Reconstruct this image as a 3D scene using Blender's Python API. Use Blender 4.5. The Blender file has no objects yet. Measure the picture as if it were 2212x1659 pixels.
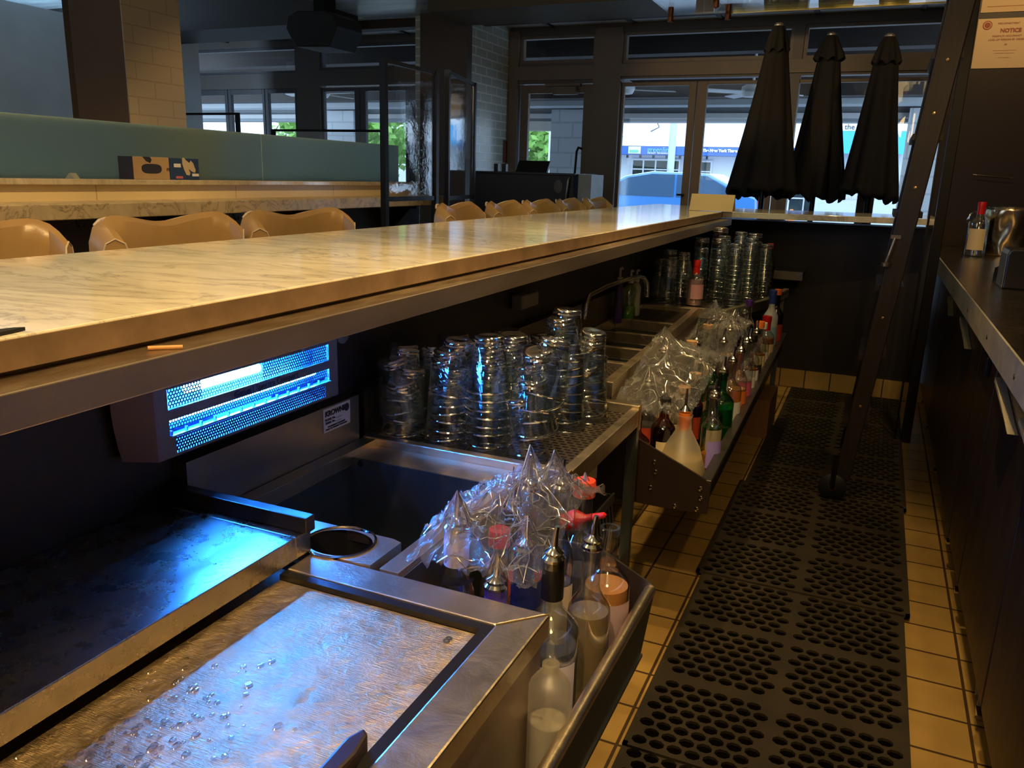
import bpy, bmesh, math, random
from mathutils import Vector, Matrix
from math import pi, sin, cos, radians as R
random.seed(7)
SC = bpy.context.scene
COL = SC.collection
# ---------------------------------------------------------------- camera
cam = bpy.data.objects.new('camera', bpy.data.cameras.new('camera'))
COL.objects.link(cam)
cam.data.sensor_width = 36.0
cam.data.lens = 28.396
cam.data.clip_start = 0.02
cam.data.clip_end = 300
cam.matrix_world = Matrix(((0.912598, -0.127464, 0.388481, 0), (0.407833, 0.216564, -0.887002, 0),
                           (0.028930, 0.967912, 0.249620, 1.27), (0, 0, 0, 1)))
SC.camera = cam
SC.view_settings.view_transform = 'Standard'
SC.view_settings.look = 'None'
SC.view_settings.gamma = 1.0
SC.view_settings.use_curve_mapping = False
SC.view_settings.exposure = 0.4
SC.cycles.transparent_max_bounces = 64
SC.cycles.max_bounces = 12
SC.cycles.glossy_bounces = 6
SC.cycles.sample_clamp_indirect = 6.0
# ---------------------------------------------------------------- world (overcast daylight)
w = bpy.data.worlds.new('daylight'); SC.world = w; w.use_nodes = True
bg = w.node_tree.nodes['Background']
bg.inputs[0].default_value = (0.62, 0.80, 1.0, 1)
bg.inputs[1].default_value = 3.5
# ---------------------------------------------------------------- ceiling spots of the room, then added fill lights
WARM = (1.0, 0.66, 0.27)
def spot(x, y, z, tx, ty, tz, watts, deg, color=WARM, blend=.5, rad=.03):
    L = bpy.data.lights.new('ceiling_spot_lamp', 'SPOT'); L.energy = watts; L.color = color
    L.spot_size = R(deg); L.spot_blend = blend; L.shadow_soft_size = rad
    o = bpy.data.objects.new('ceiling_spot_lamp', L); COL.objects.link(o); o.location = (x, y, z)
    o.rotation_euler = (Vector((tx, ty, tz)) - Vector((x, y, z))).to_track_quat('-Z', 'Y').to_euler()
for (x, y, z, tx, ty, tz, wt, dg) in (
        (-.55, .55, 2.5, -1.15, .75, 1.1, 34, 75), (-.55, 1.75, 2.5, -1.1, 1.9, 1.1, 34, 75),
        (-.55, 3.0, 2.5, -1.1, 3.1, 1.1, 34, 75), (-.6, 4.3, 2.5, -1.1, 4.5, 1.1, 28, 75),
        (.02, 1.15, 2.55, -.25, 1.3, .3, 34, 70), (-.1, 2.6, 2.55, -.40, 2.5, .4, 26, 62),
        (-.15, -.35, 2.55, -.65, .5, .7, 62, 70),
        (-2.2, 1.9, 2.5, -3.2, 2.1, 1.1, 46, 85), (-2.2, 4.0, 2.5, -3.3, 4.1, 1.1, 22, 80),
        (.45, 3.6, 2.5, .7, 4.3, .9, 22, 75), (.62, 5.0, 2.72, .6, 5.9, 1.5, 14, 110), (.4, 1.2, 2.5, .6, 2.6, .9, 16, 70),
        (-1.4, 4.6, 2.6, -.7, 7.9, 2.2, 30, 60)):
    spot(x, y, z, tx, ty, tz, wt * 1.45, dg)

def fill_light(x, y, z, watts, rad=.25, color=WARM):  # unseen warm point lights, added as fill for the dim steel
    L = bpy.data.lights.new('warm_fill_point', 'POINT'); L.energy = watts; L.color = color; L.shadow_soft_size = rad
    o = bpy.data.objects.new('warm_fill_point', L); COL.objects.link(o); o.location = (x, y, z)
A = bpy.data.lights.new('side_cool_fill', 'AREA'); A.shape = 'RECTANGLE'; A.size = 3.6; A.size_y = 1.4; A.energy = 130; A.color = (.55, .78, 1.0)   # unseen cool fill, added to brighten the ceiling and left side
ao = bpy.data.objects.new('side_cool_fill', A); COL.objects.link(ao); ao.location = (-8.2, 4.9, 1.75); ao.rotation_euler = (0, R(-90), 0)
A2 = bpy.data.lights.new('rear_cool_fill', 'AREA'); A2.shape = 'RECTANGLE'; A2.size = 3.2; A2.size_y = 1.2; A2.energy = 20; A2.color = (.62, .80, 1.0)  # unseen cool fill added to lift the window wall, stools and shelf fronts
a2 = bpy.data.objects.new('rear_cool_fill', A2); COL.objects.link(a2); a2.location = (-3.4, -1.15, 1.9); a2.rotation_euler = (R(90), 0, 0)
fill_light(.35, -.7, 2.3, 22); fill_light(-.1, 3.0, 2.6, 7); fill_light(-1.9, .6, 2.5, 9)
# ---------------------------------------------------------------- mesh helpers
LOC = {}
class MB:
    def __init__(s): s.v = []; s.f = []; s.mi = []; s.cur = 0
    def add(s, vs, fs):
        n = len(s.v); s.v += [tuple(p) for p in vs]; s.f += [tuple(i + n for i in f) for f in fs]; s.mi += [s.cur] * len(fs)
        return s
    def box(s, x0, x1, y0, y1, z0, z1, M=None):
        vs = [Vector((x, y, z)) for z in (z0, z1) for y in (y0, y1) for x in (x0, x1)]
        if M: vs = [M @ p for p in vs]
        return s.add(vs, [(0, 2, 3, 1), (4, 5, 7, 6), (0, 1, 5, 4), (2, 6, 7, 3), (0, 4, 6, 2), (1, 3, 7, 5)])
    def prism(s, pts, z0, z1):          # polygon in plan, counter clockwise
        n = len(pts)
        vs = [(x, y, z0) for x, y in pts] + [(x, y, z1) for x, y in pts]
        return s.add(vs, [tuple(range(n))[::-1], tuple(range(n, 2 * n))] + [(i, (i + 1) % n, n + (i + 1) % n, n + i) for i in range(n)])
    def prismx(s, pts, x0, x1):         # polygon in (y,z)
        n = len(pts)
        vs = [(x0, a, b) for a, b in pts] + [(x1, a, b) for a, b in pts]
        return s.add(vs, [tuple(range(n))[::-1], tuple(range(n, 2 * n))] + [(i, (i + 1) % n, n + (i + 1) % n, n + i) for i in range(n)])
    def prismy(s, pts, y0, y1):         # polygon in (x,z)
        n = len(pts)
        vs = [(a, y0, b) for a, b in pts] + [(a, y1, b) for a, b in pts]
        return s.add(vs, [tuple(range(n)), tuple(range(n, 2 * n))[::-1]] + [((i + 1) % n, i, n + i, n + (i + 1) % n) for i in range(n)])
    def lathe(s, prof, cx=0, cy=0, cz=0, seg=24, M=None, closed=False, a0=0, a1=2 * pi):
        full = abs(a1 - a0 - 2 * pi) < 1e-6
        n = seg if full else seg + 1
        vs = []
        for r, z in prof:
            for k in range(n):
                a = a0 + (a1 - a0) * k / seg
                p = Vector((r * cos(a), r * sin(a), z))
                if M: p = M @ p
                vs.append((p.x + cx, p.y + cy, p.z + cz))
        fs = []; m = len(prof)
        for i in range(m if closed else m - 1):
            j = (i + 1) % m
            for k in range(seg):
                k2 = (k + 1) % n if full else k + 1
                fs.append((i * n + k, i * n + k2, j * n + k2, j * n + k))
        return s.add(vs, fs)
    def tube(s, pts, r, seg=10, caps=True):
        pts = [Vector(p) for p in pts]; rs = r if isinstance(r, (list, tuple)) else [r] * len(pts)
        vs = []; up = None
        for i, p in enumerate(pts):
            d = (pts[min(i + 1, len(pts) - 1)] - pts[max(i - 1, 0)]).normalized()
            if up is None: up = d.orthogonal().normalized()
            up = (up - d * up.dot(d)).normalized(); q = d.cross(up)
            for k in range(seg):
                a = 2 * pi * k / seg; vs.append(p + (up * cos(a) + q * sin(a)) * rs[i])
        fs = [(i * seg + k, i * seg + (k + 1) % seg, (i + 1) * seg + (k + 1) % seg, (i + 1) * seg + k) for i in range(len(pts) - 1) for k in range(seg)]
        if caps: fs += [tuple(range(seg))[::-1], tuple((len(pts) - 1) * seg + k for k in range(seg))]
        return s.add(vs, fs)
    def frame(s, x0, x1, z0, z1, y0, y1, t, b=None):   # rectangular frame in the xz plane
        b = t if b is None else b
        s.box(x0, x0 + t, y0, y1, z0, z1); s.box(x1 - t, x1, y0, y1, z0, z1)
        s.box(x0 + t, x1 - t, y0, y1, z1 - t, z1); s.box(x0 + t, x1 - t, y0, y1, z0, z0 + b); return s
    def framez(s, x0, x1, y0, y1, z0, z1, t):          # rectangular frame lying flat
        s.box(x0, x0 + t, y0, y1, z0, z1); s.box(x1 - t, x1, y0, y1, z0, z1)
        s.box(x0 + t, x1 - t, y1 - t, y1, z0, z1); s.box(x0 + t, x1 - t, y0, y0 + t, z0, z1); return s
    def build(s, name, mats, parent=None, smooth=False, bevel=0, solid=0):
        me = bpy.data.meshes.new(name)
        off = Vector(LOC.get(parent.name, (0, 0, 0))) if parent else Vector((0, 0, 0))
        me.from_pydata([Vector(p) - off for p in s.v], [], s.f)
        for m in (mats if isinstance(mats, (list, tuple)) else [mats]): me.materials.append(m)
        for p, i in zip(me.polygons, s.mi): p.material_index = i; p.use_smooth = smooth
        me.validate()
        if smooth:
            bm = bmesh.new(); bm.from_mesh(me)
            for e in bm.edges:
                if len(e.link_faces) == 2 and e.calc_face_angle(0) > 0.7: e.smooth = False
            bm.to_mesh(me); bm.free()
        o = bpy.data.objects.new(name, me); COL.objects.link(o)
        if parent: o.parent = parent
        LOC[o.name] = off
        if solid:
            m = o.modifiers.new('s', 'SOLIDIFY'); m.thickness = solid; m.offset = 0
        if bevel:
            m = o.modifiers.new('b', 'BEVEL'); m.width = bevel; m.segments = 2; m.limit_method = 'ANGLE'
        return o
def thing(name, label, cat, loc=(0, 0, 0), group=None):
    o = bpy.data.objects.new(name, None); COL.objects.link(o); o.location = loc; o.empty_display_size = .05
    LOC[o.name] = Vector(loc)
    return tag(o, label, cat, group)
def tag(o, label, cat, group=None):
    o['label'] = label; o['category'] = cat
    if group: o['group'] = group
    return o
def struct(o): o['kind'] = 'structure'; return o
def dup(root, loc=None, rot=None, label=None, group=None, scale=None):
    r = root.copy(); COL.objects.link(r)
    if loc is not None: r.location = loc
    if rot is not None: r.rotation_euler = rot
    if scale is not None: r.scale = scale
    if label: r['label'] = label
    if group: r['group'] = group
    for ch in list(root.children):
        c = ch.copy(); COL.objects.link(c); c.parent = r
        for g in list(ch.children):
            d = g.copy(); COL.objects.link(d); d.parent = c
    return r
def text(body, size, M, mat, name, parent=None, ext=.0006, align='CENTER', bold=0.0):
    cu = bpy.data.curves.new('t', 'FONT'); cu.body = body; cu.size = size; cu.extrude = ext; cu.align_x = align; cu.align_y = 'CENTER'; cu.offset = bold
    cu.resolution_u = 3
    t = bpy.data.objects.new('t', cu); COL.objects.link(t); bpy.context.view_layer.update()
    me = bpy.data.meshes.new_from_object(t.evaluated_get(bpy.context.evaluated_depsgraph_get()))
    bpy.data.objects.remove(t)
    off = Vector(LOC.get(parent.name, (0, 0, 0))) if parent else Vector((0, 0, 0))
    me.transform(Matrix.Translation(-off) @ M); me.materials.clear(); me.materials.append(mat)
    o = bpy.data.objects.new(name, me); COL.objects.link(o)
    if parent: o.parent = parent
    LOC[o.name] = off
    return o
def face(loc, yaw=0, tilt=pi / 2):       # text plane: readable when seen from -y (yaw 0) ; yaw pi/2 -> seen from +x
    return Matrix.Translation(loc) @ Matrix.Rotation(yaw, 4, 'Z') @ Matrix.Rotation(tilt, 4, 'X')

# ---------------------------------------------------------------- materials
def nt(name):
    m = bpy.data.materials.new(name); m.use_nodes = True
    return m, m.node_tree, m.node_tree.nodes['Principled BSDF']
def ramp(t, fac, stops):
    r = t.nodes.new('ShaderNodeValToRGB'); e = r.color_ramp.elements
    while len(e) < len(stops): e.new(.5)
    for k, (p, c) in enumerate(stops): e[k].position = p; e[k].color = (*c, 1) if len(c) == 3 else c
    t.links.new(fac, r.inputs[0]); return r.outputs[0]
def coords(t, scale=(1, 1, 1), rot=(0, 0, 0), kind='Object'):
    c = t.nodes.new('ShaderNodeTexCoord'); mp = t.nodes.new('ShaderNodeMapping')
    mp.inputs['Scale'].default_value = scale; mp.inputs['Rotation'].default_value = rot
    t.links.new(c.outputs[kind], mp.inputs[0]); return mp.outputs[0]
def noise(t, vec, scale, detail=4, rough=.55, dist=0):
    n = t.nodes.new('ShaderNodeTexNoise'); n.inputs['Scale'].default_value = scale; n.inputs['Detail'].default_value = detail
    n.inputs['Roughness'].default_value = rough; n.inputs['Distortion'].default_value = dist
    t.links.new(vec, n.inputs['Vector']); return n.outputs['Fac']
def bump(t, h, p, strength=.3, dist=.01):
    b = t.nodes.new('ShaderNodeBump'); b.inputs['Strength'].default_value = strength; b.inputs['Distance'].default_value = dist
    t.links.new(h, b.inputs['Height']); t.links.new(b.outputs[0], p.inputs['Normal'])
def mat(name, col, rough=.5, metal=0, var=0, vs=8, bmp=0, bs=40, em=None, es=1, spec=None, coat=0, stretch=(1, 1, 1), rvar=0):
    m, t, p = nt(name); p.inputs['Base Color'].default_value = (*col, 1); p.inputs['Roughness'].default_value = rough; p.inputs['Metallic'].default_value = metal
    if spec is not None: p.inputs['Specular IOR Level'].default_value = spec
    if coat: p.inputs['Coat Weight'].default_value = coat; p.inputs['Coat Roughness'].default_value = .08
    v = coords(t, stretch)
    if var:
        n = noise(t, v, vs, 5)
        a = tuple(max(0, c * (1 - var)) for c in col); b = tuple(min(1, c * (1 + var)) for c in col)
        t.links.new(ramp(t, n, [(.3, a), (.7, b)]), p.inputs['Base Color'])
    if rvar:
        n2 = noise(t, v, vs * 1.7, 5)
        t.links.new(ramp(t, n2, [(.3, (max(.03, rough - rvar),) * 3), (.7, (rough + rvar,) * 3)]), p.inputs['Roughness'])
    if bmp: bump(t, noise(t, v, bs, 4), p, bmp, .002)
    if em: p.inputs['Emission Color'].default_value = (*em, 1); p.inputs['Emission Strength'].default_value = es
    return m
def steel(name, col=(.55, .53, .50), rough=.28, stretch=(1, 1, 1), scr=.25, var=.2, vs=6, rv=.1, dent=0, ds=30):
    m, t, p = nt(name); p.inputs['Metallic'].default_value = 1
    v = coords(t, stretch); n = noise(t, v, vs, 6, .65)
    t.links.new(ramp(t, n, [(.1, tuple(c * (1 - var) for c in col)), (.9, tuple(min(1, c * (1 + var)) for c in col))]), p.inputs['Base Color'])
    n2 = noise(t, v, vs * 2.3, 6, .7)
    t.links.new(ramp(t, n2, [(.1, (max(.05, rough - rv),) * 3), (.9, (rough + rv,) * 3)]), p.inputs['Roughness'])
    v2 = coords(t, (6, 90, 6), (0, 0, .5)); n3 = noise(t, v2, 9, 3)
    v3 = coords(t, (1, 1, 1)); n4 = noise(t, v3, 5, 3)
    a = t.nodes.new('ShaderNodeMath'); a.operation = 'MULTIPLY_ADD'; a.inputs[1].default_value = .35
    t.links.new(n3, a.inputs[0]); t.links.new(n4, a.inputs[2])
    bump(t, a.outputs[0], p, scr, .004)
    if dent:
        old = p.inputs['Normal'].links[0].from_node; b2 = t.nodes.new('ShaderNodeBump'); b2.inputs['Strength'].default_value = dent; b2.inputs['Distance'].default_value = .02
        t.links.new(noise(t, v3, ds, 5, .6, .6), b2.inputs['Height']); t.links.new(b2.outputs[0], old.inputs['Normal'])
    return m
def thin(name, col=(1, 1, 1), amount=.12, edge=.6, rough=.02, blend=.35, bmp=0, bs=30, ridged=False, haze=0):
    """clear thin wall: what lies behind shows through, more mirror towards grazing"""
    m = bpy.data.materials.new(name); m.use_nodes = True; t = m.node_tree; t.nodes.clear()
    out = t.nodes.new('ShaderNodeOutputMaterial'); mx = t.nodes.new('ShaderNodeMixShader')
    tr = t.nodes.new('ShaderNodeBsdfTransparent'); tr.inputs[0].default_value = (*col, 1)
    gl = t.nodes.new('ShaderNodeBsdfGlossy'); gl.inputs['Roughness'].default_value = rough; gl.inputs[0].default_value = (1, 1, 1, 1)
    lw = t.nodes.new('ShaderNodeLayerWeight'); lw.inputs[0].default_value = blend
    f = ramp(t, lw.outputs['Facing'], [(0, (amount,) * 3), (.55, (amount * 1.5,) * 3), (1, (edge,) * 3)])
    if bmp:
        v = coords(t); n = noise(t, v, bs, 6, .7, 1.5 if ridged else 0)
        b = t.nodes.new('ShaderNodeBump'); b.inputs['Strength'].default_value = bmp; b.inputs['Distance'].default_value = .01
        t.links.new(n, b.inputs['Height']); t.links.new(b.outputs[0], gl.inputs['Normal']); t.links.new(b.outputs[0], lw.inputs['Normal'])
    t.links.new(f, mx.inputs[0]); t.links.new(tr.outputs[0], mx.inputs[1]); t.links.new(gl.outputs[0], mx.inputs[2])
    if haze:
        df = t.nodes.new('ShaderNodeBsdfTranslucent'); df.inputs[0].default_value = (1, 1, 1, 1); m2 = t.nodes.new('ShaderNodeMixShader'); m2.inputs[0].default_value = haze
        t.links.new(mx.outputs[0], m2.inputs[1]); t.links.new(df.outputs[0], m2.inputs[2]); t.links.new(m2.outputs[0], out.inputs[0])
    else: t.links.new(mx.outputs[0], out.inputs[0])
    return m
def liquid(name, col, dens=.5):
    m = bpy.data.materials.new(name); m.use_nodes = True; t = m.node_tree; t.nodes.clear()
    out = t.nodes.new('ShaderNodeOutputMaterial'); mx = t.nodes.new('ShaderNodeMixShader'); mx.inputs[0].default_value = dens
    tr = t.nodes.new('ShaderNodeBsdfTransparent'); tr.inputs[0].default_value = (*col, 1)
    p = t.nodes.new('ShaderNodeBsdfPrincipled'); p.inputs['Base Color'].default_value = (*col, 1); p.inputs['Roughness'].default_value = .12
    t.links.new(tr.outputs[0], mx.inputs[1]); t.links.new(p.outputs[0], mx.inputs[2]); t.links.new(mx.outputs[0], out.inputs[0]); return m
def bricks(name, c1, c2, mortar, bw, bh, ms, rough=.3, axes='xz', offs=.5, bmps=.4, var=0.0, rotz=0):
    m, t, p = nt(name); c = t.nodes.new('ShaderNodeTexCoord'); s = t.nodes.new('ShaderNodeSeparateXYZ'); cb = t.nodes.new('ShaderNodeCombineXYZ')
    t.links.new(c.outputs['Object'], s.inputs[0]); d = {'x': 0, 'y': 1, 'z': 2}
    t.links.new(s.outputs[d[axes[0]]], cb.inputs[0]); t.links.new(s.outputs[d[axes[1]]], cb.inputs[1])
    b = t.nodes.new('ShaderNodeTexBrick'); b.inputs['Color1'].default_value = (*c1, 1); b.inputs['Color2'].default_value = (*c2, 1); b.inputs['Mortar'].default_value = (*mortar, 1)
    b.inputs['Scale'].default_value = 1; b.inputs['Brick Width'].default_value = bw; b.inputs['Row Height'].default_value = bh; b.inputs['Mortar Size'].default_value = ms
    b.offset = offs
    sh = t.nodes.new('ShaderNodeVectorMath'); sh.operation = 'SUBTRACT'; sh.inputs[1].default_value = (.056, .059, 0) if axes == 'xy' and bw < 1 else (0, 0, 0); t.links.new(cb.outputs[0], sh.inputs[0])
    b.inputs['Mortar Smooth'].default_value = .1
    t.links.new(sh.outputs[0], b.inputs['Vector'])
    if var:
        n = noise(t, coords(t), 6, 5)
        mm = t.nodes.new('ShaderNodeMix'); mm.data_type = 'RGBA'; mm.blend_type = 'MULTIPLY'; mm.inputs[0].default_value = var
        t.links.new(b.outputs[0], mm.inputs[6]); t.links.new(ramp(t, n, [(.3, (.45, .38, .3)), (.65, (1, 1, 1))]), mm.inputs[7])
        t.links.new(mm.outputs[2], p.inputs['Base Color'])
    else: t.links.new(b.outputs[0], p.inputs['Base Color'])
    p.inputs['Roughness'].default_value = rough
    inv = t.nodes.new('ShaderNodeMath'); inv.operation = 'SUBTRACT'; inv.inputs[0].default_value = 1; t.links.new(b.outputs['Fac'], inv.inputs[1])
    bump(t, inv.outputs[0], p, bmps, .003); return m
def marble_mat(name, base=(.80, .74, .60), vein=(.50, .46, .38), rough=.10, sc=(1.6, 4.5, 3)):
    m, t, p = nt(name); v = coords(t, sc, (0, 0, .35))
    n = noise(t, v, 1.6, 9, .62, 1.4)
    ab = t.nodes.new('ShaderNodeMath'); ab.operation = 'ABSOLUTE'; sb = t.nodes.new('ShaderNodeMath'); sb.operation = 'SUBTRACT'; sb.inputs[1].default_value = .5
    t.links.new(n, sb.inputs[0]); t.links.new(sb.outputs[0], ab.inputs[0])
    c1 = ramp(t, ab.outputs[0], [(0, vein), (.012, tuple(a * .86 for a in base)), (.05, base)])
    n2 = noise(t, v, 2.7, 8, .6, .8)
    c2 = ramp(t, n2, [(.30, (.66, .66, .62)), (.60, (1, 1, 1))])
    mm = t.nodes.new('ShaderNodeMix'); mm.data_type = 'RGBA'; mm.blend_type = 'MULTIPLY'; mm.inputs[0].default_value = .8
    t.links.new(c1, mm.inputs[6]); t.links.new(c2, mm.inputs[7]); t.links.new(mm.outputs[2], p.inputs['Base Color'])
    p.inputs['Roughness'].default_value = rough; p.inputs['Specular IOR Level'].default_value = .6
    bump(t, noise(t, v, 30, 3), p, .04, .002); return m
MARBLE = marble_mat('bar_marble')
MARBLE_EDGE = mat('marble_sawn_edge', (.20, .13, .075), .6, var=.25, vs=14, bmp=.25, bs=60)
STEEL = steel('stainless', (.30, .29, .28), .36, var=.15); STEEL_RIM = steel('stainless_rim', (.72, .61, .45), .34, scr=.15, rv=.10, var=.25, dent=.14, ds=16)
STEEL_LID = steel('scratched_lid_steel', (.62, .47, .27), .38, scr=.9, var=.45, vs=13, rv=.16, dent=.22, ds=48)
STEEL_PLAT = steel('scratched_cover_steel', (.45, .42, .38), .28, scr=.12, var=.3, vs=9, rv=.08, dent=.05, ds=10)
STEEL_RAIL = steel('rail_steel', (.50, .41, .34), .46, (1, .25, 1), .1, .15)
STEEL_SHELF = steel('wet_shelf_steel', (.48, .38, .27), .36, (1, .3, 1), .5, .3, 16, .15)
STEEL_DARK = steel('basin_steel', (.22, .25, .26), .38, scr=.15)
ZINC = steel('worn_zinc_top', (.42, .36, .27), .15, scr=.3, var=.45, vs=7, rv=.14, dent=.12, ds=22)
ZINC_EDGE = steel('zinc_edge', (.75, .70, .55), .55, scr=.3, var=.3, vs=12)
CHROME = mat('chrome', (.75, .73, .70), .1, 1)
VOID = mat('mat_hole_shade', (.002, .0015, .001), 1.0, spec=0); BLACK = mat('black_rubber', (.008, .008, .009), .5); BLACKP = mat('black_plastic', (.01, .01, .012), .28)
BLACKM = mat('black_metal', (.012, .011, .012), .35, .6); DIE = mat('dark_bar_wall', (.012, .010, .012), .5)
RUBMAT = mat('worn_rubber', (.024, .018, .011), .7, spec=.3, var=.35, vs=6, bmp=.2)
DRMAT = mat('bar_mat_rubber', (.035, .028, .022), .35)
CAB = steel('dark_cabinet', (.12, .09, .07), .42, (1, 1, .3), .12, .5, 7)
DARKWOOD = mat('dark_wood', (.017, .010, .007), .45, var=.5, vs=5, stretch=(12, 12, 1))
LEATHER = mat('tan_leather', (.30, .19, .085), .30, var=.18, vs=5, bmp=.12, bs=180); PIPING = mat('pale_piping', (.50, .42, .32), .4)
GREIGE = mat('greige_paint', (.20, .155, .115), .5, var=.06); GREY_TONE = mat('grey_and_shaded_greige', (.085, .085, .10), .5)  # left frames and doors: greige with its dim bluish shade put in the colour
WHITEC = mat('ceiling_panel', (.66, .72, .75), .5); DARKC = mat('dark_ceiling', (.03, .026, .024), .6)
CEILG = mat('glossy_ceiling_board', (.42, .50, .56), .25, var=.3, vs=2, stretch=(1, 5, 1)); OLIVE = mat('olive_bulkhead', (.075, .06, .028), .6)
GLASS = thin('clear_glass', (.955, .975, .98), .055, .80, .025, .45)
GLASSB = thin('thick_glass_base', (.88, .92, .93), .55, .97, .05, .5)
BOTG = thin('bottle_glass', (.90, .94, .93), .17, .9, .04, .5); BOTGREEN = thin('green_bottle_glass', (.12, .42, .08), .08, .6, .03, .4)
BOTAMB = thin('amber_bottle_glass', (.35, .14, .03), .08, .6, .03, .4); PANE = thin('window_pane', (.96, .98, .99), .03, .4, .0, .3)
FROSTG = thin('frosted_bottle_glass', (.80, .76, .64), .18, .55, .45, .4, haze=.30)
WRAP = thin('cling_film', (.98, .98, .98), .20, .65, .10, .4, 1.0, 70, True, .006)
def frosted():
    m, t, p = nt('sea_green_frosted_glass'); p.inputs['Base Color'].default_value = (.13, .155, .135, 1); p.inputs['Roughness'].default_value = .2
    tl = t.nodes.new('ShaderNodeBsdfTranslucent'); tl.inputs[0].default_value = (.80, .95, .90, 1); mx = t.nodes.new('ShaderNodeMixShader'); mx.inputs[0].default_value = .85
    t.links.new(p.outputs[0], mx.inputs[1]); t.links.new(tl.outputs[0], mx.inputs[2]); t.links.new(mx.outputs[0], t.nodes['Material Output'].inputs[0]); return m
FROST = frosted(); CREASE = thin('film_crease', (.95, .95, .95), .55, .95, .12, .5)
PAPER = mat('cream_paper', (.72, .52, .26), .8); WHITEP = mat('white_label', (.72, .70, .72), .55, var=.05)
RED = mat('red_plastic', (.55, .02, .015), .35); REDWAX = mat('red_wax', (.5, .01, .015), .25); BLUEP = mat('blue_label', (.02, .05, .30), .4)
INK = mat('dark_ink', (.02, .02, .04), .6); ORANGE = mat('orange_stopper', (.8, .20, .03), .4); CORKM = mat('cork', (.42, .25, .12), .8)
BRASS = mat('brown_bronze', (.20, .07, .03), .35, .8); PALEBLUE = mat('pale_blue_plastic', (.30, .42, .50), .4); GREENC = mat('green_cap', (.01, .25, .06), .4)
FLOORT = bricks('quarry_tile', (.42, .27, .085), (.36, .23, .07), (.06, .035, .018), .152, .152, .004, .33, 'xy', 0, .5, .45)
BASET = bricks('cove_tile', (.40, .27, .10), (.35, .23, .08), (.06, .04, .02), .152, .3, .004, .33, 'xz', 0, .4, .3)
BASETY = bricks('cove_tile_side', (.34, .22, .08), (.28, .18, .065), (.06, .04, .02), .152, .3, .004, .33, 'yz', 0, .4, .4)
BRICKY = bricks('glazed_brick', (.52, .56, .50), (.46, .51, .46), (.80, .82, .78), .235, .078, .007, .22, 'yz')
BRICKC = bricks('cream_wall_tile', (.36, .28, .18), (.35, .27, .175), (.28, .21, .13), .24, .09, .004, .3, 'yz', .5, .3)
LEDGET = bricks('cream_ledge_tile', (.78, .63, .36), (.75, .60, .34), (.5, .38, .2), .9, .3, .003, .3, 'yz', .5, .2)
BRICKX = bricks('patio_brick', (.50, .54, .58), (.46, .50, .55), (.36, .40, .44), .4, .2, .012, .5, 'xz')
# mesh grille of the lamp: rows of round holes
def perforated(name, col, pitch=.0052, hole=.38):
    m = bpy.data.materials.new(name); m.use_nodes = True; t = m.node_tree; p = t.nodes['Principled BSDF']
    p.inputs['Base Color'].default_value = (*col, 1); p.inputs['Roughness'].default_value = .4
    c = t.nodes.new('ShaderNodeTexCoord'); s = t.nodes.new('ShaderNodeSeparateXYZ'); t.links.new(c.outputs['Object'], s.inputs[0])
    def mth(op, a, b=None, c_=None):
        n = t.nodes.new('ShaderNodeMath'); n.operation = op
        for i, q in enumerate((a, b, c_)):
            if q is None: continue
            if isinstance(q, (int, float)): n.inputs[i].default_value = q
            else: t.links.new(q, n.inputs[i])
        return n.outputs[0]
    v = mth('DIVIDE', s.outputs[2], pitch * .866); row = mth('FLOOR', v); half = mth('MULTIPLY', mth('PINGPONG', row, 1), .5)
    u = mth('ADD', mth('DIVIDE', s.outputs[1], pitch), half)
    fu = mth('SUBTRACT', mth('FRACT', u), .5); fv = mth('MULTIPLY', mth('SUBTRACT', mth('FRACT', v), .5), .866)
    d = mth('SQRT', mth('ADD', mth('MULTIPLY', fu, fu), mth('MULTIPLY', fv, fv)))
    t.links.new(mth('GREATER_THAN', d, hole), p.inputs['Alpha']); return m
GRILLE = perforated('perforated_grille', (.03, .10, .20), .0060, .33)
TRAPG = mat('grey_trap_shell', (.13, .125, .14), .4); TRAPL = mat('lilac_trap_side', (.13, .10, .15), .45); TRAPW = mat('trap_reflector', (.03, .07, .14), .4)
UV = mat('blue_fluorescent_tube', (1, 1, 1), .3, em=(.022, .23, 1.0), es=440)
LAMPW = mat('downlight_lens', (1, .8, .5), .3, em=(1, .45, .12), es=3)

# ================================================================ THE SETTING
struct(MB().box(-8.4, 1.4, -1.2, 8.1, -.06, 0).build('floor', FLOORT))
struct(MB().box(-8.4, 1.4, -1.2, 8.1, 2.80, 2.86).build('ceiling', CEILG))
struct(MB().box(-8.4, -8.3, -1.2, 8.1, 0, 2.8).build('wall_left', GREY_TONE))
struct(MB().box(-7.1, -7.0, -1.0, 7.2, 0, 2.585).build('wall_partition', mat('blue_grey_wall', (.75, .85, .90), .5, var=.08, vs=2)))
struct(MB().box(.95, 1.05, -1.2, 8.1, 0, 2.8).build('wall_right', DARKWOOD))
struct(MB().box(-8.4, 1.05, -1.3, -1.2, 0, 2.8).build('wall_rear', mat('rear_wall', (.10, .07, .05), .6)))
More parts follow.
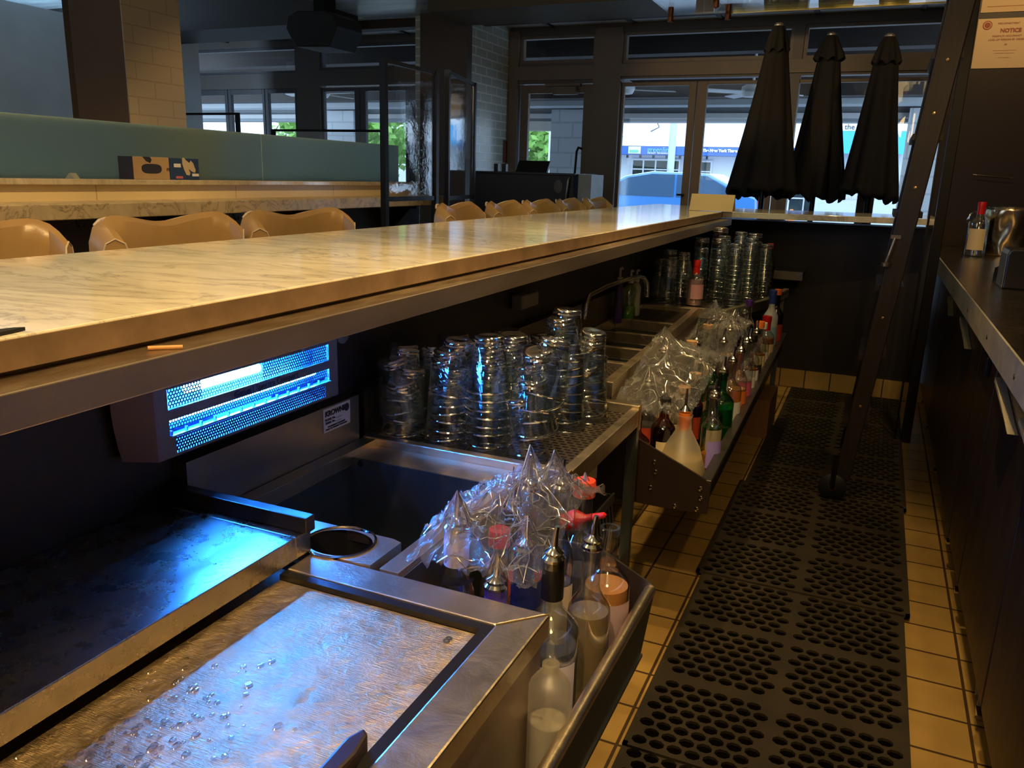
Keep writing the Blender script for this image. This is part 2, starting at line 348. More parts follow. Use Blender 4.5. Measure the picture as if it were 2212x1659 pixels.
# far window wall at y = 8, built as one frame of posts and rails
fw = MB(); Y0, Y1 = 7.94, 8.06
for a, b in ((-8.4, -7.90), (-6.28, -5.96), (-4.2, -3.50), (-2.70, -2.43), (-.88, -.795), (.42, 1.05)): fw.box(a, b, Y0, Y1, 0, 2.72)
for a, b in ((-7.9, -6.28), (-5.96, -4.2), (-3.5, -2.7), (-2.43, -.88), (-.795, .42)):
    fw.box(a, b, Y0, Y1, 2.62, 2.72)
for a, b, z0, z1 in ((-7.9, -6.28, 2.17, 2.335), (-5.96, -4.2, 2.19, 2.355), (-3.5, -2.7, 2.17, 2.36), (-2.43, -.88, 2.20, 2.345), (-.795, .42, 2.2, 2.335)):
    fw.box(a, b, Y0, Y1, z0, z1)
fw.cur = 1
for a, b in ((-2.70, -2.43), (-3.6, -3.50)): fw.box(a, b, Y0 - .03, Y0 - .001, 0, 2.66)
for a, b, z0, z1 in ((-3.5, -2.7, 2.2, 2.33), (-2.43, .42, 2.22, 2.33)): fw.box(a, b, Y0 - .03, Y0 - .001, z0, z1)
struct(fw.build('wall_far', [mat('window_wall_paint', (.13, .115, .105), .5), GREIGE]))
k = 0
for a, b, z0, z1 in ((-7.9, -6.28, 2.335, 2.62), (-5.96, -4.2, 2.355, 2.62), (-3.5, -2.7, 2.36, 2.62), (-2.43, -.88, 2.345, 2.62), (-.795, .42, 2.335, 2.62)):
    k += 1
    f = struct(MB().frame(a, b, z0, z1, 7.96, 8.03, .03).build('window_%d' % k, GREY_TONE if k < 3 else GREIGE))
    MB().box(a + .03, b - .03, 7.99, 7.995, z0 + .03, z1 - .03).build('pane', PANE, f)
# glazed door leaves : outer x0,x1 and glass x0,x1, top of glass
k = 0
for x0, x1, g0, g1, gt, pm in ((-7.9, -7.33, -7.85, -7.38, 2.105, 0), (-7.33, -6.77, -7.285, -6.81, 2.11, 0), (-6.77, -6.28, -6.72, -6.335, 2.12, 0),
        (-5.96, -5.44, -5.93, -5.51, 2.13, 0), (-5.44, -4.80, -5.365, -4.85, 2.13, 0), (-4.80, -4.2, -4.71, -4.3, 2.13, 0),
        (-3.49, -2.71, -3.40, -2.81, 2.08, 1), (-2.43, -1.70, -2.40, -1.772, 2.135, 1), (-1.70, -.94, -1.605, -1.03, 2.14, 1),
        (-.94, -.13, -.87, -.20, 2.14, 1), (-.13, .42, -.06, .38, 2.14, 1)):
    k += 1; m = MB(); zt = 2.17 if k != 7 else 2.16
    m.box(x0 + .004, g0, 7.965, 8.015, 0.01, zt); m.box(g1, x1 - .004, 7.965, 8.015, 0.01, zt)
    m.box(g0, g1, 7.965, 8.015, gt, zt); m.box(g0, g1, 7.965, 8.015, 0.01, .22)
    d = struct(m.build('door_%d' % k, GREIGE if pm else GREY_TONE, bevel=.004))
    MB().box(g0, g1, 7.985, 7.991, .22, gt).build('pane', PANE, d)
    if k == 7:
        c = MB().box(-3.20, -2.83, 7.90, 7.96, 2.14, 2.165).box(-3.10, -2.86, 7.86, 7.945, 2.06, 2.13).build('door_closer', GREIGE, d)
        MB().tube([(-2.84, 7.93, 1.18), (-2.84, 7.9, 1.2), (-2.84, 7.89, 1.30), (-2.83, 7.89, 1.52), (-2.82, 7.91, 1.56), (-2.80, 7.95, 1.55)], .012).build('door_handle', BLACKM, d)
    if k == 8: MB().box(-1.80, -1.74, 7.90, 7.965, 1.13, 1.15).build('door_handle', BLACKM, d)
# ceiling edge near the windows
struct(MB().box(-8.4, 1.05, 7.36, 7.94, 2.70, 2.76).build('trim_1', WHITEC))
rb = MB()
for i in range(12): rb.box(-8.1 + i * .82, -8.06 + i * .82, 7.40, 7.94, 2.685, 2.70)
struct(rb.build('trim_2', DARKC))
struct(MB().box(-8.4, 1.05, 7.2, 7.36, 2.62, 2.8).build('trim_3', mat('brown_beam', (.045, .028, .02), .6)))
struct(MB().box(-8.4, 1.05, 6.95, 7.2, 2.70, 2.8).build('trim_4', WHITEC))
struct(MB().box(-4.75, -3.62, 3.0, 7.12, 2.69, 2.72).build('trim_8', CEILG))
struct(MB().box(-8.4, -4.75, 6.3, 6.95, 2.52, 2.8).build('trim_5', mat('dark_beam', (.018, .014, .013), .6)))
struct(MB().box(-3.62, .95, 6.3, 6.95, 2.56, 2.8).build('trim_6', OLIVE))
# brick return wall and the brown column before it
struct(MB().box(-4.2, -3.605, 7.08, 7.94, 0, 2.72).build('wall_brick', [BRICKY]))
struct(MB().box(-4.09, -3.60, 6.98, 7.08, 0, 2.8).build('wall_column', mat('brown_column_paint', (.10, .075, .058), .55, var=.05)))
sg = thing('fire_sign', 'small narrow red arrow sign on the dim end of the white brick wall', 'sign', (-3.60, 7.86, 1.5))
MB().box(-3.604, -3.598, 7.82, 7.90, 1.40, 1.62).build('plate', mat('dim_sign_plate', (.10, .04, .03), .5), sg)
MB().prismx([(7.835, 1.46), (7.86, 1.41), (7.885, 1.46), (7.868, 1.46), (7.868, 1.60), (7.852, 1.60), (7.852, 1.46)], -3.598, -3.594).build('arrow', mat('faded_red', (.35, .03, .02), .5), sg)
# left tiled pillar
pl = struct(MB().box(-4.10, -3.72, 3.30, 3.69, 0, 2.8).build('wall_pillar', [mat('brown_pillar_paint', (.085, .045, .02), .6, var=.08)]))
MB().box(-3.72, -3.712, 3.30, 3.69, 0, 2.8).build('tile_cladding', BRICKC, pl)
MB().box(-4.16, -4.10, 3.31, 3.36, 0, 2.8).build('edge_trim', mat('bronze_trim', (.10, .05, .02), .3, .7), pl)

# ---- half wall with ledge, drink shelf and frosted glass
struct(MB().box(-3.62, -3.30, -1, 5.62, 0, 1.175).build('wall_half', mat('dark_wainscot', (.045, .04, .045), .5, var=.2)))
struct(MB().box(-3.30, -3.292, -1, 5.62, 1.105, 1.175).build('trim_7', LEDGET))
t = thing('ledge_top', 'narrow pale marble ledge capping the tiled half wall', 'ledge', (-3.4, 2, 1.175))
MB().box(-3.62, -3.265, -1, 5.64, 1.175, 1.20).build('slab', marble_mat('ledge_marble', (.62, .52, .38)), t, bevel=.003)
t = thing('drink_shelf', 'long marble drink shelf with a mottled edge on the half wall', 'shelf', (-3.2, 2, 1.04))
MB().box(-3.30, -3.05, -1, 5.64, 1.04, 1.105).build('slab', marble_mat('shelf_marble', (.62, .49, .32), (.25, .2, .15), .3, (3, 3, 3)), t, bevel=.004)
for y in (-.2, 1.45, 3.05, 4.1, 5.1):
    MB().prismy([(-3.30, 1.04), (-3.30, .82), (-3.27, .82), (-3.07, 1.02), (-3.07, 1.04)], y, y + .09).build('bracket', BLACKM, t)
hk = None
for i, (y, pos) in enumerate(((2.43, 'leftmost of the row'), (2.88, 'second from the left'), (3.36, 'beside the triangular bracket'), (3.78, 'between the brackets'), (4.75, 'behind the glass screen'))):
    lab = 'small black bag hook under the marble drink shelf, ' + pos
    if hk is None:
        hk = tag(MB().tube([(0, 0, 0), (0, 0, -.02), (.005, .012, -.035), (.005, .03, -.035), (.004, .036, -.022)], .0045, 8).build('bag_hook', BLACKM, smooth=True), lab, 'hook', 'bag hooks under the drink shelf')
        hk.location = (-3.1, y, 1.04)
    else: dup(hk, (-3.1, y, 1.04), None, lab)
t = thing('glass_partition', 'long sea green frosted glass screen standing on the marble ledge', 'glass screen', (-3.45, 2, 1.2))
for i, (a, b) in enumerate(((-1, 2.15), (2.155, 4.0), (4.005, 5.55))):
    MB().box(-3.456, -3.444, a, b, 1.20, 1.468).build('glass_panel', FROST, t)
def glovebox(name, x, y0, y1, lab, m0):
    t = thing(name, lab, 'box', (x, (y0 + y1) / 2, 1.2))
    MB().box(x - .09, x, y0, y1, 1.20, 1.308).build('carton', m0, t, bevel=.002); return t
t = glovebox('glove_box', -3.33, 2.95, 3.175, 'pale cardboard glove box with a dark oval opening on the ledge', mat('glove_carton', (.40, .27, .15), .7, var=.08))
MB().box(-3.421, -3.329, 2.944, 2.95, 1.20, 1.308).build('end_flap', INK, t)
pts = [(3.062 + .062 * math.copysign(abs(cos(a)) ** .6, cos(a)), 1.252 + .023 * math.copysign(abs(sin(a)) ** .8, sin(a))) for a in [2 * pi * i / 24 for i in range(24)]]
MB().prismx(pts, -3.330, -3.3285).build('opening', INK, t)
MB().prismx([(3.01, 1.308), (3.03, 1.288), (3.055, 1.279), (3.065, 1.295), (3.055, 1.308)], -3.330, -3.3286).build('glove_print', INK, t)
text('(0)', .018, face((-3.329, 3.165, 1.25), pi / 2), INK, 'mark', t)
t = glovebox('blue_glove_box', -3.33, 3.18, 3.375, 'blue cardboard glove box with a white glove picture on the ledge', mat('blue_carton', (.012, .04, .13), .6))
MB().prismx([(3.285, 1.30), (3.275, 1.312), (3.262, 1.308), (3.262, 1.28), (3.27, 1.255), (3.285, 1.225), (3.305, 1.222), (3.312, 1.235), (3.30, 1.256), (3.328, 1.24), (3.345, 1.236), (3.35, 1.25), (3.335, 1.285), (3.32, 1.298), (3.31, 1.285)], -3.330, -3.3285).build('glove_picture', mat('glove_white', (.55, .43, .28), .6), t)
MB().box(-3.33, -3.3286, 3.205, 3.25, 1.262, 1.280).build('size_panel', WHITEP, t)
MB().box(-3.33, -3.3286, 3.325, 3.37, 1.218, 1.232).build('print_panel', WHITEP, t)
MB().box(-3.33, -3.3286, 3.215, 3.26, 1.206, 1.218).build('pink_mark', mat('pink_print', (.5, .12, .12), .6), t)
tag(MB().prismy([(-3.36, 1.2), (-3.30, 1.2), (-3.325, 1.225), (-3.335, 1.222)], 2.60, 2.63).build('soap_bar', mat('grey_scrap', (.25, .26, .22), .6)), 'small grey crumpled scrap on the ledge left of the glove boxes', 'scrap')

# ---- black framed screens
def screen(name, lab, p0, p1, zt, zr, z0=0.0):
    (x0, y0), (x1, y1) = p0, p1; d = Vector((x1 - x0, y1 - y0, 0)); L = d.length; ang = math.atan2(d.y, d.x)
    t = thing(name, lab, 'screen', (x0, y0, 0)); T = Matrix.Translation((x0, y0, 0)) @ Matrix.Rotation(ang, 4, 'Z')
    MB().box(-.016, .016, -.016, .016, z0, zt, T).build('post', BLACKM, t); MB().box(L - .016, L + .016, -.016, .016, z0, zt, T).build('post', BLACKM, t)
    MB().box(.016, L - .016, -.008, .008, zt - .02, zt, T).build('top_rail', BLACKM, t); MB().box(.016, L - .016, -.01, .01, zr - .012, zr + .012, T).build('bottom_rail', BLACKM, t)
    MB().box(.016, L - .016, -.002, .002, zr + .012, zt - .02, T).build('clear_panel', thin('screen_panel_' + name, (.95, .96, .97), .10, .6, .01, .35, .12, 2.5), t)
    return t
screen('divider_screen', 'black framed clear divider screen behind the bar stools, nearer one', (-2.4, 3.73), (-2.4, 4.27), 1.83, 1.13)
screen('slim_divider_screen', 'narrower black framed clear screen in front of the brown column', (-2.4, 4.41), (-2.548, 5.05), 1.855, 1.125)
screen('booth_screen', 'black framed clear screen beyond the half wall, before the middle windows', (-5.02, 6.0), (-3.87, 6.0), 1.61, .9)
screen('corner_booth_screen', 'reddish dark framed clear screen beside the tiled pillar', (-6.2, 6.0), (-5.42, 6.0), 1.75, .9)

# ---- speaker and lamps under the ceiling
t = thing('ceiling_speaker', 'black angular loudspeaker hanging from the ceiling', 'speaker', (-4.2, 5.5, 2.35))
MB().prismy([(-4.35, 2.20), (-4.03, 2.19), (-3.955, 2.33), (-3.97, 2.41), (-4.05, 2.45), (-4.33, 2.46), (-4.42, 2.42), (-4.44, 2.34)], 5.5, 5.85).build('cabinet', mat('speaker_black', (.006, .005, .006), .6), t, bevel=.01)
MB().box(-4.24, -4.14, 5.6, 5.75, 2.44, 2.69).build('ceiling_mount', BLACKM, t)
d0 = None
for (x, y, z, lab) in ((-6.45, 7.07, 2.70, 'small round orange recessed downlight, left of the hanging speaker'), (-5.02, 5.9, 2.80, 'small round orange recessed downlight, right of the hanging speaker')):
    if d0 is None:
        d0 = thing('downlight', lab, 'ceiling light', (0, 0, 0), 'recessed ceiling downlights')
        MB().lathe([(.075, 0), (.075, -.006), (.05, -.006), (.045, 0)], seg=24).build('bezel', mat('grey_bezel', (.3, .3, .3), .4), d0)
        MB().lathe([(.044, -.001), (.0, -.003)], seg=20).build('lens', LAMPW, d0)
        d0.location = (x, y, z)
    else: dup(d0, (x, y, z), None, lab)
t = thing('strip_heater', 'long dark rounded strip heater under the window ceiling', 'heater', (-2.4, 7.1, 2.65))
MB().tube([(-3.40, 7.12, 2.64), (.6, 7.12, 2.64)], .05, 16).build('body', mat('dark_brown_enamel', (.05, .022, .015), .4), t, smooth=True)
for x in (-3.2, -1.2, .3): MB().box(x, x + .03, 7.11, 7.13, 2.68, 2.72).build('hanger', BLACKM, t)
t = thing('ceiling_fluorescent', 'pale ceiling light panel over the left dining room', 'ceiling light', (-6.0, 4.4, 2.79))
MB().box(-6.35, -5.9, 4.35, 4.6, 2.785, 2.80).build('diffuser', mat('pale_diffuser', (.6, .7, .75), .4), t)

# ================================================================ THE BAR
FX = lambda y: -.735 - .0178 * (y + .2)                # front edge of the marble along the bar
t = thing('bar_countertop', 'long glossy veined marble bar top turning the corner at the far end', 'bar top', (-1.1, 2.5, 1.078))
MB().prism([(FX(-.2) + .0, -.6), (FX(4.82), 4.82), (.30, 5.08), (.30, 5.75), (-.83, 5.62), (-1.47, 5.85), (-1.345, -.6)], 1.0725, 1.105).build('slab', MARBLE, t, bevel=.002)
MB().prism([(FX(-.2) + .0025, -.6), (FX(4.82) + .0025, 4.815), (FX(4.82) - .0, 4.82), (FX(-.2), -.6)], 1.0725, 1.1025).build('sawn_edge', MARBLE_EDGE, t)
t = thing('steel_bar_shelf', 'narrow stainless rail shelf running under the marble bar edge', 'shelf', (-.72, 2, 1.03))
def slope(x, y): return x - .0178 * (y + .2)
MB().prism([(slope(-.83, -.6), -.6), (slope(-.685, -.6), -.6), (slope(-.685, 4.86), 4.86), (slope(-.83, 4.86), 4.86)], 1.060, 1.066).build('shelf_top', STEEL_SHELF, t)
MB().prism([(slope(-.689, -.6), -.6), (slope(-.684, -.6), -.6), (slope(-.684, 4.86), 4.86), (slope(-.689, 4.86), 4.86)], 1.030, 1.067).build('front_lip', STEEL_RAIL, t, bevel=.0015)
MB().prism([(slope(-.80, -.6), -.6), (slope(-.748, -.6), -.6), (slope(-.748, 4.86), 4.86), (slope(-.80, 4.86), 4.86)], 1.066, 1.0725).build('spacer', mat('wet_wood_spacer', (.05, .03, .02), .4), t)
tag(MB().tube([(-.738, .653, 1.069), (-.711, .678, 1.069)], .0022, 8).build('stir_stick', mat('wood_stick', (.55, .28, .10), .6)), 'short broken wooden stir stick lying on the steel bar shelf', 'stick')
tag(MB().prism([(-.80, .40), (-.79, .47), (-.775, .525), (-.768, .532), (-.762, .50), (-.765, .42)], 1.1055, 1.109).build('bar_napkin', mat('black_cloth', (.008, .01, .012), .9)), 'folded black napkin lying on the near edge of the marble bar top', 'napkin')
t = thing('menu_card', 'blank folded cream tent card standing on the far end of the bar top', 'card', (-.88, 4.8, 1.105))
for s in (-1, 1):
    T = Matrix.Translation((-.885, 4.82, 1.200)) @ Matrix.Rotation(R(-4), 4, 'Z') @ Matrix.Rotation(R(20) * s, 4, 'X')
    MB().box(-.125, .125, -.0008, .0008, -.099, 0, T).build('panel', PAPER, t)
# bar body below (dark)
bd = MB(); bd.box(-1.15, -1.03, -.6, 5.5, 0, 1.058); bd.box(-1.03, .30, 5.38, 5.62, 0, 1.04)
struct(bd.build('wall_bar', DIE))
bs_ = MB(); bs_.box(-1.028, .62, 5.355, 5.379, 0, .115); struct(bs_.build('baseboard_far', BASET))
t = thing('lower_steel_ledge', 'small steel ledge fixed to the dark wall at the end of the bar', 'ledge', (-.5, 5.25, .75))
MB().box(-.66, -.37, 5.10, 5.379, .755, .765).box(-.66, -.37, 5.095, 5.10, .715, .765).build('sheet', STEEL, t)

# ---- bar stools (only their padded backs rise above the bar)
def stool():
    t = thing('bar_stool', '', 'bar stool', (0, 0, 0), 'tan leather bar stools along the bar')
    nu, nv = 28, 8; m = MB(); ring = []
    pr_ = [(-.028, .0), (-.03, .10), (-.028, .21), (-.02, .245), (0, .258), (.02, .245), (.03, .21), (.034, .10), (.03, 0)]
    vs = []
    for i in range(nu + 1):
        a = R(-53 + 106 * i / nu); e = abs(i / nu - .5) * 2
        rad = .236 + .008 * (1 - e); flat = 1 / max(abs(cos(a)), abs(sin(a)))
        rad *= 1 + .60 * (flat - 1)
        sag = -.022 * math.exp(-((e) / .45) ** 2) - .05 * max(0, (e - .70) / .30) ** 2
        for dr, z in pr_:
            vs.append((-(rad + dr) * cos(a), (rad + dr) * sin(a), .875 + z + (sag * (z / .258))))
    n = len(pr_)
    fs = [(i * n + j, (i + 1) * n + j, (i + 1) * n + j + 1, i * n + j + 1) for i in range(nu) for j in range(n - 1)]
    fs += [(i * n, i * n + n - 1, (i + 1) * n + n - 1, (i + 1) * n) for i in range(nu)]
    fs += [tuple(range(n)), tuple(nu * n + j for j in range(n))[::-1]]
    vs = [(a, b, c + .024) for a, b, c in vs]; m.add(vs, fs); bk = m.build('backrest', LEATHER, t, smooth=True)
    for s in (0, nu):
        MB().tube([Vector(vs[s * n + j]) for j in range(n)], .002, 6).build('piping', PIPING, bk)
    MB().tube([(vs[i * n + 4][0] - .022, vs[i * n + 4][1], vs[i * n + 4][2] - .008) for i in range(0, nu + 1)], .004, 6).build('piping', PIPING, bk)
    MB().lathe([(0, .88), (.2, .88), (.225, .86), (.225, .82), (.2, .80), (0, .80)], seg=28).build('seat', LEATHER, t, smooth=True)
    for sx in (-1, 1):
        for sy in (-1, 1): MB().tube([(sx * .13, sy * .13, .80), (sx * .155, sy * .155, 0)], .016, 8).build('leg', DARKWOOD, t)
    MB().tube([(.15, -.15, .28), (.15, .15, .28)], .011).build('footrest', CHROME, t)
    return t
st = stool()
SL = [(.985, 'tan leather bar stool back nearest the left edge of the photo'), (1.535, 'tan leather bar stool back, the middle one of the near three'),
      (2.015, 'tan leather bar stool back, the far one of the near three'), (3.16, 'first tan bar stool back of the far five, right of the black screen'),
      (3.63, 'second tan bar stool back of the far five'), (4.06, 'middle tan bar stool back of the far five'), (4.52, 'fourth tan bar stool back of the far five'),
      (5.0, 'last tan bar stool back, nearest the windows')]
for i, (y, lab) in enumerate(SL):
    o = st if i == 0 else dup(st)
    o.location = (-1.40 - (.0 if i < 3 else .04), y, 0); o['label'] = lab; o.rotation_euler = (0, 0, R((0, 3, -2, 8, 6, 4, 6, 2)[i]))

# ---- host stand beyond the bar
t = thing('host_stand', 'black host stand with a small oval emblem and slim handle beside the window', 'host stand', (-2.6, 6.2, 0))
MB().box(-3.01, -2.165, 6.0, 6.5, 0, 1.285).build('body', mat('stand_black', (.009, .006, .012), .4), t, bevel=.004)
MB().box(-3.03, -2.15, 5.98, 6.52, 1.285, 1.30).build('top', BLACKP, t)
MB().lathe([(.05, 0), (.0, .002)], seg=24, M=Matrix.Translation((-2.29, 5.998, 1.20)) @ Matrix.Rotation(pi / 2, 4, 'X') @ Matrix.Diagonal((.7, 1, 1, 1))).build('emblem', mat('grey_emblem', (.10, .09, .10), .4), t)
MB().tube([(-2.195, 5.99, 1.27), (-2.20, 5.975, 1.25), (-2.21, 5.975, 1.12), (-2.21, 5.99, 1.08)], .008).build('handle', CHROME, t)
t = thing('monitor', 'black screen back leaning on top of the host stand', 'monitor', (-2.57, 6.2, 1.30))
MB().prismx([(6.15, 1.30), (6.19, 1.30), (6.24, 1.392), (6.22, 1.392)], -2.72, -2.45).build('case', BLACKP, t)
for x, lab in ((-2.87, 'small black holder on the host stand, left one of two'), (-2.80, 'small black holder on the host stand, right one of two')):
    tag(MB().box(x - .018, x + .018, 6.1, 6.14, 1.3, 1.36).build('pen_holder', BLACKP), lab, 'holder')
tag(MB().box(-2.145, -2.04, 6.05, 6.35, 0, 1.295).build('metal_box', mat('pale_blue_metal', (.33, .40, .44), .4, var=.1)), 'pale silver upright box standing right of the black host stand', 'box')

# ---- three closed parasols between bar end and windows
def parasol(x, y, zt, zb, r0, lab, seed, capw=.095, tw=0):
    t = thing('closed_parasol', lab, 'parasol', (x, y, 0), 'closed black parasols at the end of the bar')
    CANV = bpy.data.materials.get('black_canvas') or mat('black_canvas', (.0055, .0045, .006), .85, bmp=.2, bs=90)
    rn = random.Random(seed); seg = 72; prof = []; zc = zt - .16
    n = 26; ph = rn.random() * 6
    vs = []
    for i in range(n + 1):
        f = i / n; z = zc + (zb - zc) * f
        base = .075 + (r0 - .075) * f ** 1.05
        for k in range(seg):
            a = 2 * pi * k / seg
            rr = base * (1 + (.10 * f + .03) * cos(8 * a + ph) + .03 * cos(3 * a + ph + f * 2) + .02 * f * cos(17 * a))
            zz = z
            if i >= n - 2: zz += (.035 * abs(cos(4 * a + ph / 2)) + .012 * cos(13 * a)) * (i - n + 3) / 3 + .03 * cos(a + ph)
            if i == n: rr *= .97
            vs.append((x + rr * cos(a) * 1.0, y + rr * sin(a) * .8, zz))
    fs = [(i * seg + k, i * seg + (k + 1) % seg, (i + 1) * seg + (k + 1) % seg, (i + 1) * seg + k) for i in range(n) for k in range(seg)]
    MB().add(vs, fs).build('canopy', CANV, t, smooth=True, solid=.006)
    c = MB(); vs = []; cp = [(.028, zt), (.04, zt - .01), (.062, zt - .06), (capw * .9, zt - .13), (capw, zt - .17), (capw * .8, zt - .168)]
    for r_, z in cp:
        for k in range(seg):
            a = 2 * pi * k / seg; q = 1 + .10 * cos(8 * a + ph) * (zt - z) / .17
            vs.append((x + r_ * q * cos(a), y + r_ * q * sin(a), z + .012 * cos(8 * a + ph) * (zt - z) / .17))
    c.add(vs, [(i * seg + k, i * seg + (k + 1) % seg, (i + 1) * seg + (k + 1) % seg, (i + 1) * seg + k) for i in range(len(cp) - 1) for k in range(seg)])
    c.build('top_cap', CANV, t, smooth=True)
    MB().lathe([(0, zt + .02), (.022, zt + .016), (.034, zt + .004), (.034, zt - .012)], x, y, 0, 16).build('finial', mat('grey_finial', (.25, .25, .26), .4, .5), t)
    MB().tube([(x, y, 0.04), (x, y, zt)], .02, 12).build('pole', BLACKM, t)
    MB().lathe([(0, .05), (.2, .05), (.22, .03), (.22, 0), (0, 0)], x, y, 0, 24).build('base', BLACKM, t)
parasol(-.80, 6.25, 2.33, 1.165, .235, 'closed black parasol, tallest of the three and furthest left', 3, .085)
parasol(-.475, 6.62, 2.315, 1.165, .21, 'closed black parasol, the middle one of the three', 5, .105)
parasol(-.088, 6.25, 2.235, 1.175, .185, 'closed black parasol, rightmost of the three beside the ladder', 9, .092)

# ---- hanging glass shelf over the bar end
t = thing('hanging_glass_shelf', 'hanging glass bottle shelf with bronze clamps above the bar end', 'shelf', (-.5, 4.8, 2.2))
SH = thin('shelf_glass', (.85, .95, .95), .10, .8, .01, .45)
MB().box(-1.255, -.932, 3.9, 5.02, 2.20, 2.212).build('glass_plate', SH, t); MB().box(-.928, .30, 3.9, 5.03, 2.20, 2.212).build('glass_plate', SH, t)
MB().box(-.93, .30, 5.026, 5.034, 2.196, 2.214).build('gold_edge', mat('gold_edge', (.7, .5, .15), .3, .8), t)
for x, y in ((-1.252, 4.99), (-.925, 5.0), (-.93, 4.66), (.2, 5.0)): MB().lathe([(0, -.05), (.016, -.045), (.018, -.02), (.014, 0), (.018, .02), (.014, .04), (0, .045)], x, y, 2.206, 12).build('clamp', BRASS, t)
for x in (-1.252, -.93, .2): MB().tube([(x, 4.95, 2.21), (x, 4.95, 2.8)], .005).build('hanging_rod', BRASS, t)

# ================================================================ UNDER THE BAR
t = thing('underbar_backsplash', 'dull stainless backsplash panel below the blue insect lamp', 'backsplash', (-1.01, 1.3, .69))
MB().box(-1.029, -1.0, .942, 1.44, .45, .792).build('panel', STEEL, t)
MB().box(-1.029, -1.0, 1.46, 4.95, .45, .80).build('panel', steel('dull_back_panel', (.16, .14, .12), .4), t)
lb = MB().box(-1.0, -.9985, 1.311, 1.405, .738, .789).build('rating_label', WHITEP, t)
text('KROWNE', .016, face((-.998, 1.352, .777), pi / 2), INK, 'print', lb, bold=.0006)
text('MODEL No. ______\nSERIAL No. ______', .007, face((-.998, 1.345, .761), pi / 2), INK, 'print', lb)
text('FOODSERVICE EQUIPMENT\nMADE TO SANITARY STANDARD', .005, face((-.998, 1.355, .746), pi / 2), INK, 'print', lb)
MB().lathe([(.009, 0), (0, .0008)], seg=20, M=Matrix.Translation((-.9985, 1.393, .776)) @ Matrix.Rotation(pi / 2, 4, 'Y')).build('seal_mark', INK, lb)

# ---- insect lamp
t = thing('insect_light_trap', 'grey wall mounted insect light trap glowing bright blue under the bar', 'insect trap', (-1.0, 1.09, .82))
X0, ya, yb = -.965, .86, 1.318
fc = MB()                                                       # front cover with two open slots and a grille window
fc.box(X0 - .004, X0, ya, yb, .826, .8305); fc.box(X0 - .004, X0, ya, ya + .022, .8305, 1.06); fc.box(X0 - .004, X0, yb - .028, yb, .8305, 1.06)
fc.box(X0 - .004, X0, ya + .022, yb - .028, .886, .903); fc.box(X0 - .004, X0, ya + .022, yb - .028, .936, 1.06)
fc.box(X0 - .004, X0, ya + .022, ya + .033, .8305, .857); fc.box(X0 - .004, X0, yb - .041, yb - .028, .8305, .857); fc.box(X0 - .004, X0, ya + .022, yb - .028, .857, .8595)
fc.build('front_cover', TRAPG, t)
hs = MB(); hs.box(-1.029, -1.024, ya, yb, .826, 1.06); hs.box(-1.024, X0 - .004, ya, yb, 1.056, 1.06); hs.box(-1.024, X0 - .004, ya, yb, .826, .829); hs.box(-1.024, X0 - .004, yb - .004, yb, .829, 1.056)
hs.build('housing', TRAPW, t)
MB().prismy([(-1.024, 1.056), (-1.024, .829), (X0, .826), (X0, 1.06)], ya - .004, ya).build('side_cap', TRAPL, t)
cs = MB(); vs = []
for i in range(9):
    f = i / 8; vs += [(X0 + .0, ya - .004, .826 + .23 * f), (X0 - .05, ya - .028 - .012 * sin(pi * min(1, f * 1.3)), .826 + .23 * f), (-1.026, ya - .010, .826 + .23 * f)]
cs.add(vs, [(i * 3 + j, (i + 1) * 3 + j, (i + 1) * 3 + j + 1, i * 3 + j + 1) for i in range(8) for j in range(2)]); cs.build('curved_side', TRAPL, t, smooth=True)
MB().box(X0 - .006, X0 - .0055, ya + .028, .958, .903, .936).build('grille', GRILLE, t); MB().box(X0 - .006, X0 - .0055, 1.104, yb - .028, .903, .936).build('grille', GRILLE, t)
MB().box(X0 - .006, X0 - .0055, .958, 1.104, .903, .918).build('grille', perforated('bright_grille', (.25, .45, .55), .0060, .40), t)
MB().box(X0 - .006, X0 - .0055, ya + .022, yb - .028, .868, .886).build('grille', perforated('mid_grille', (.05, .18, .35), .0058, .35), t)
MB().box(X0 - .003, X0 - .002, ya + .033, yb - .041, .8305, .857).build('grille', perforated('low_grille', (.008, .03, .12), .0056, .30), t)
lv = MB(); lv.box(X0 - .004, X0 + .004, ya + .022, yb - .028, .8595, .862)
for i in range(13): lv.box(X0 - .004, X0 + .001, .885 + i * .031, .887 + i * .031, .862, .869)
lv.build('louvre', mat('louvre_blue', (.12, .35, .55), .3), t)
MB().box(X0 - .012, X0 - .011, ya + .022, .985, .862, .868).box(X0 - .012, X0 - .011, 1.13, yb - .028, .862, .868).build('dark_strip', mat('navy_strip', (.005, .012, .06), .4), t)
MB().tube([(-.992, .945, .921), (-.992, 1.115, .921)], .0085, 12).build('lamp_tube', UV, t)
MB().tube([(-.992, .89, .878), (-.992, 1.275, .878)], .0060, 12).build('lamp_tube', UV, t)
MB().tube([(-.985, .89, .9335), (-.985, 1.28, .9335)], .0038, 12).build('lamp_tube', UV, t)
text('Genus', .016, face((X0 + .0006, 1.045, .8935), pi / 2), mat('navy_print', (.01, .03, .12), .4), 'lettering', t, bold=.0006)
text('| Spectra Compact', .0165, face((X0 + .0006, 1.132, .8945), pi / 2), mat('grey_print', (.03, .05, .09), .4), 'lettering', t)

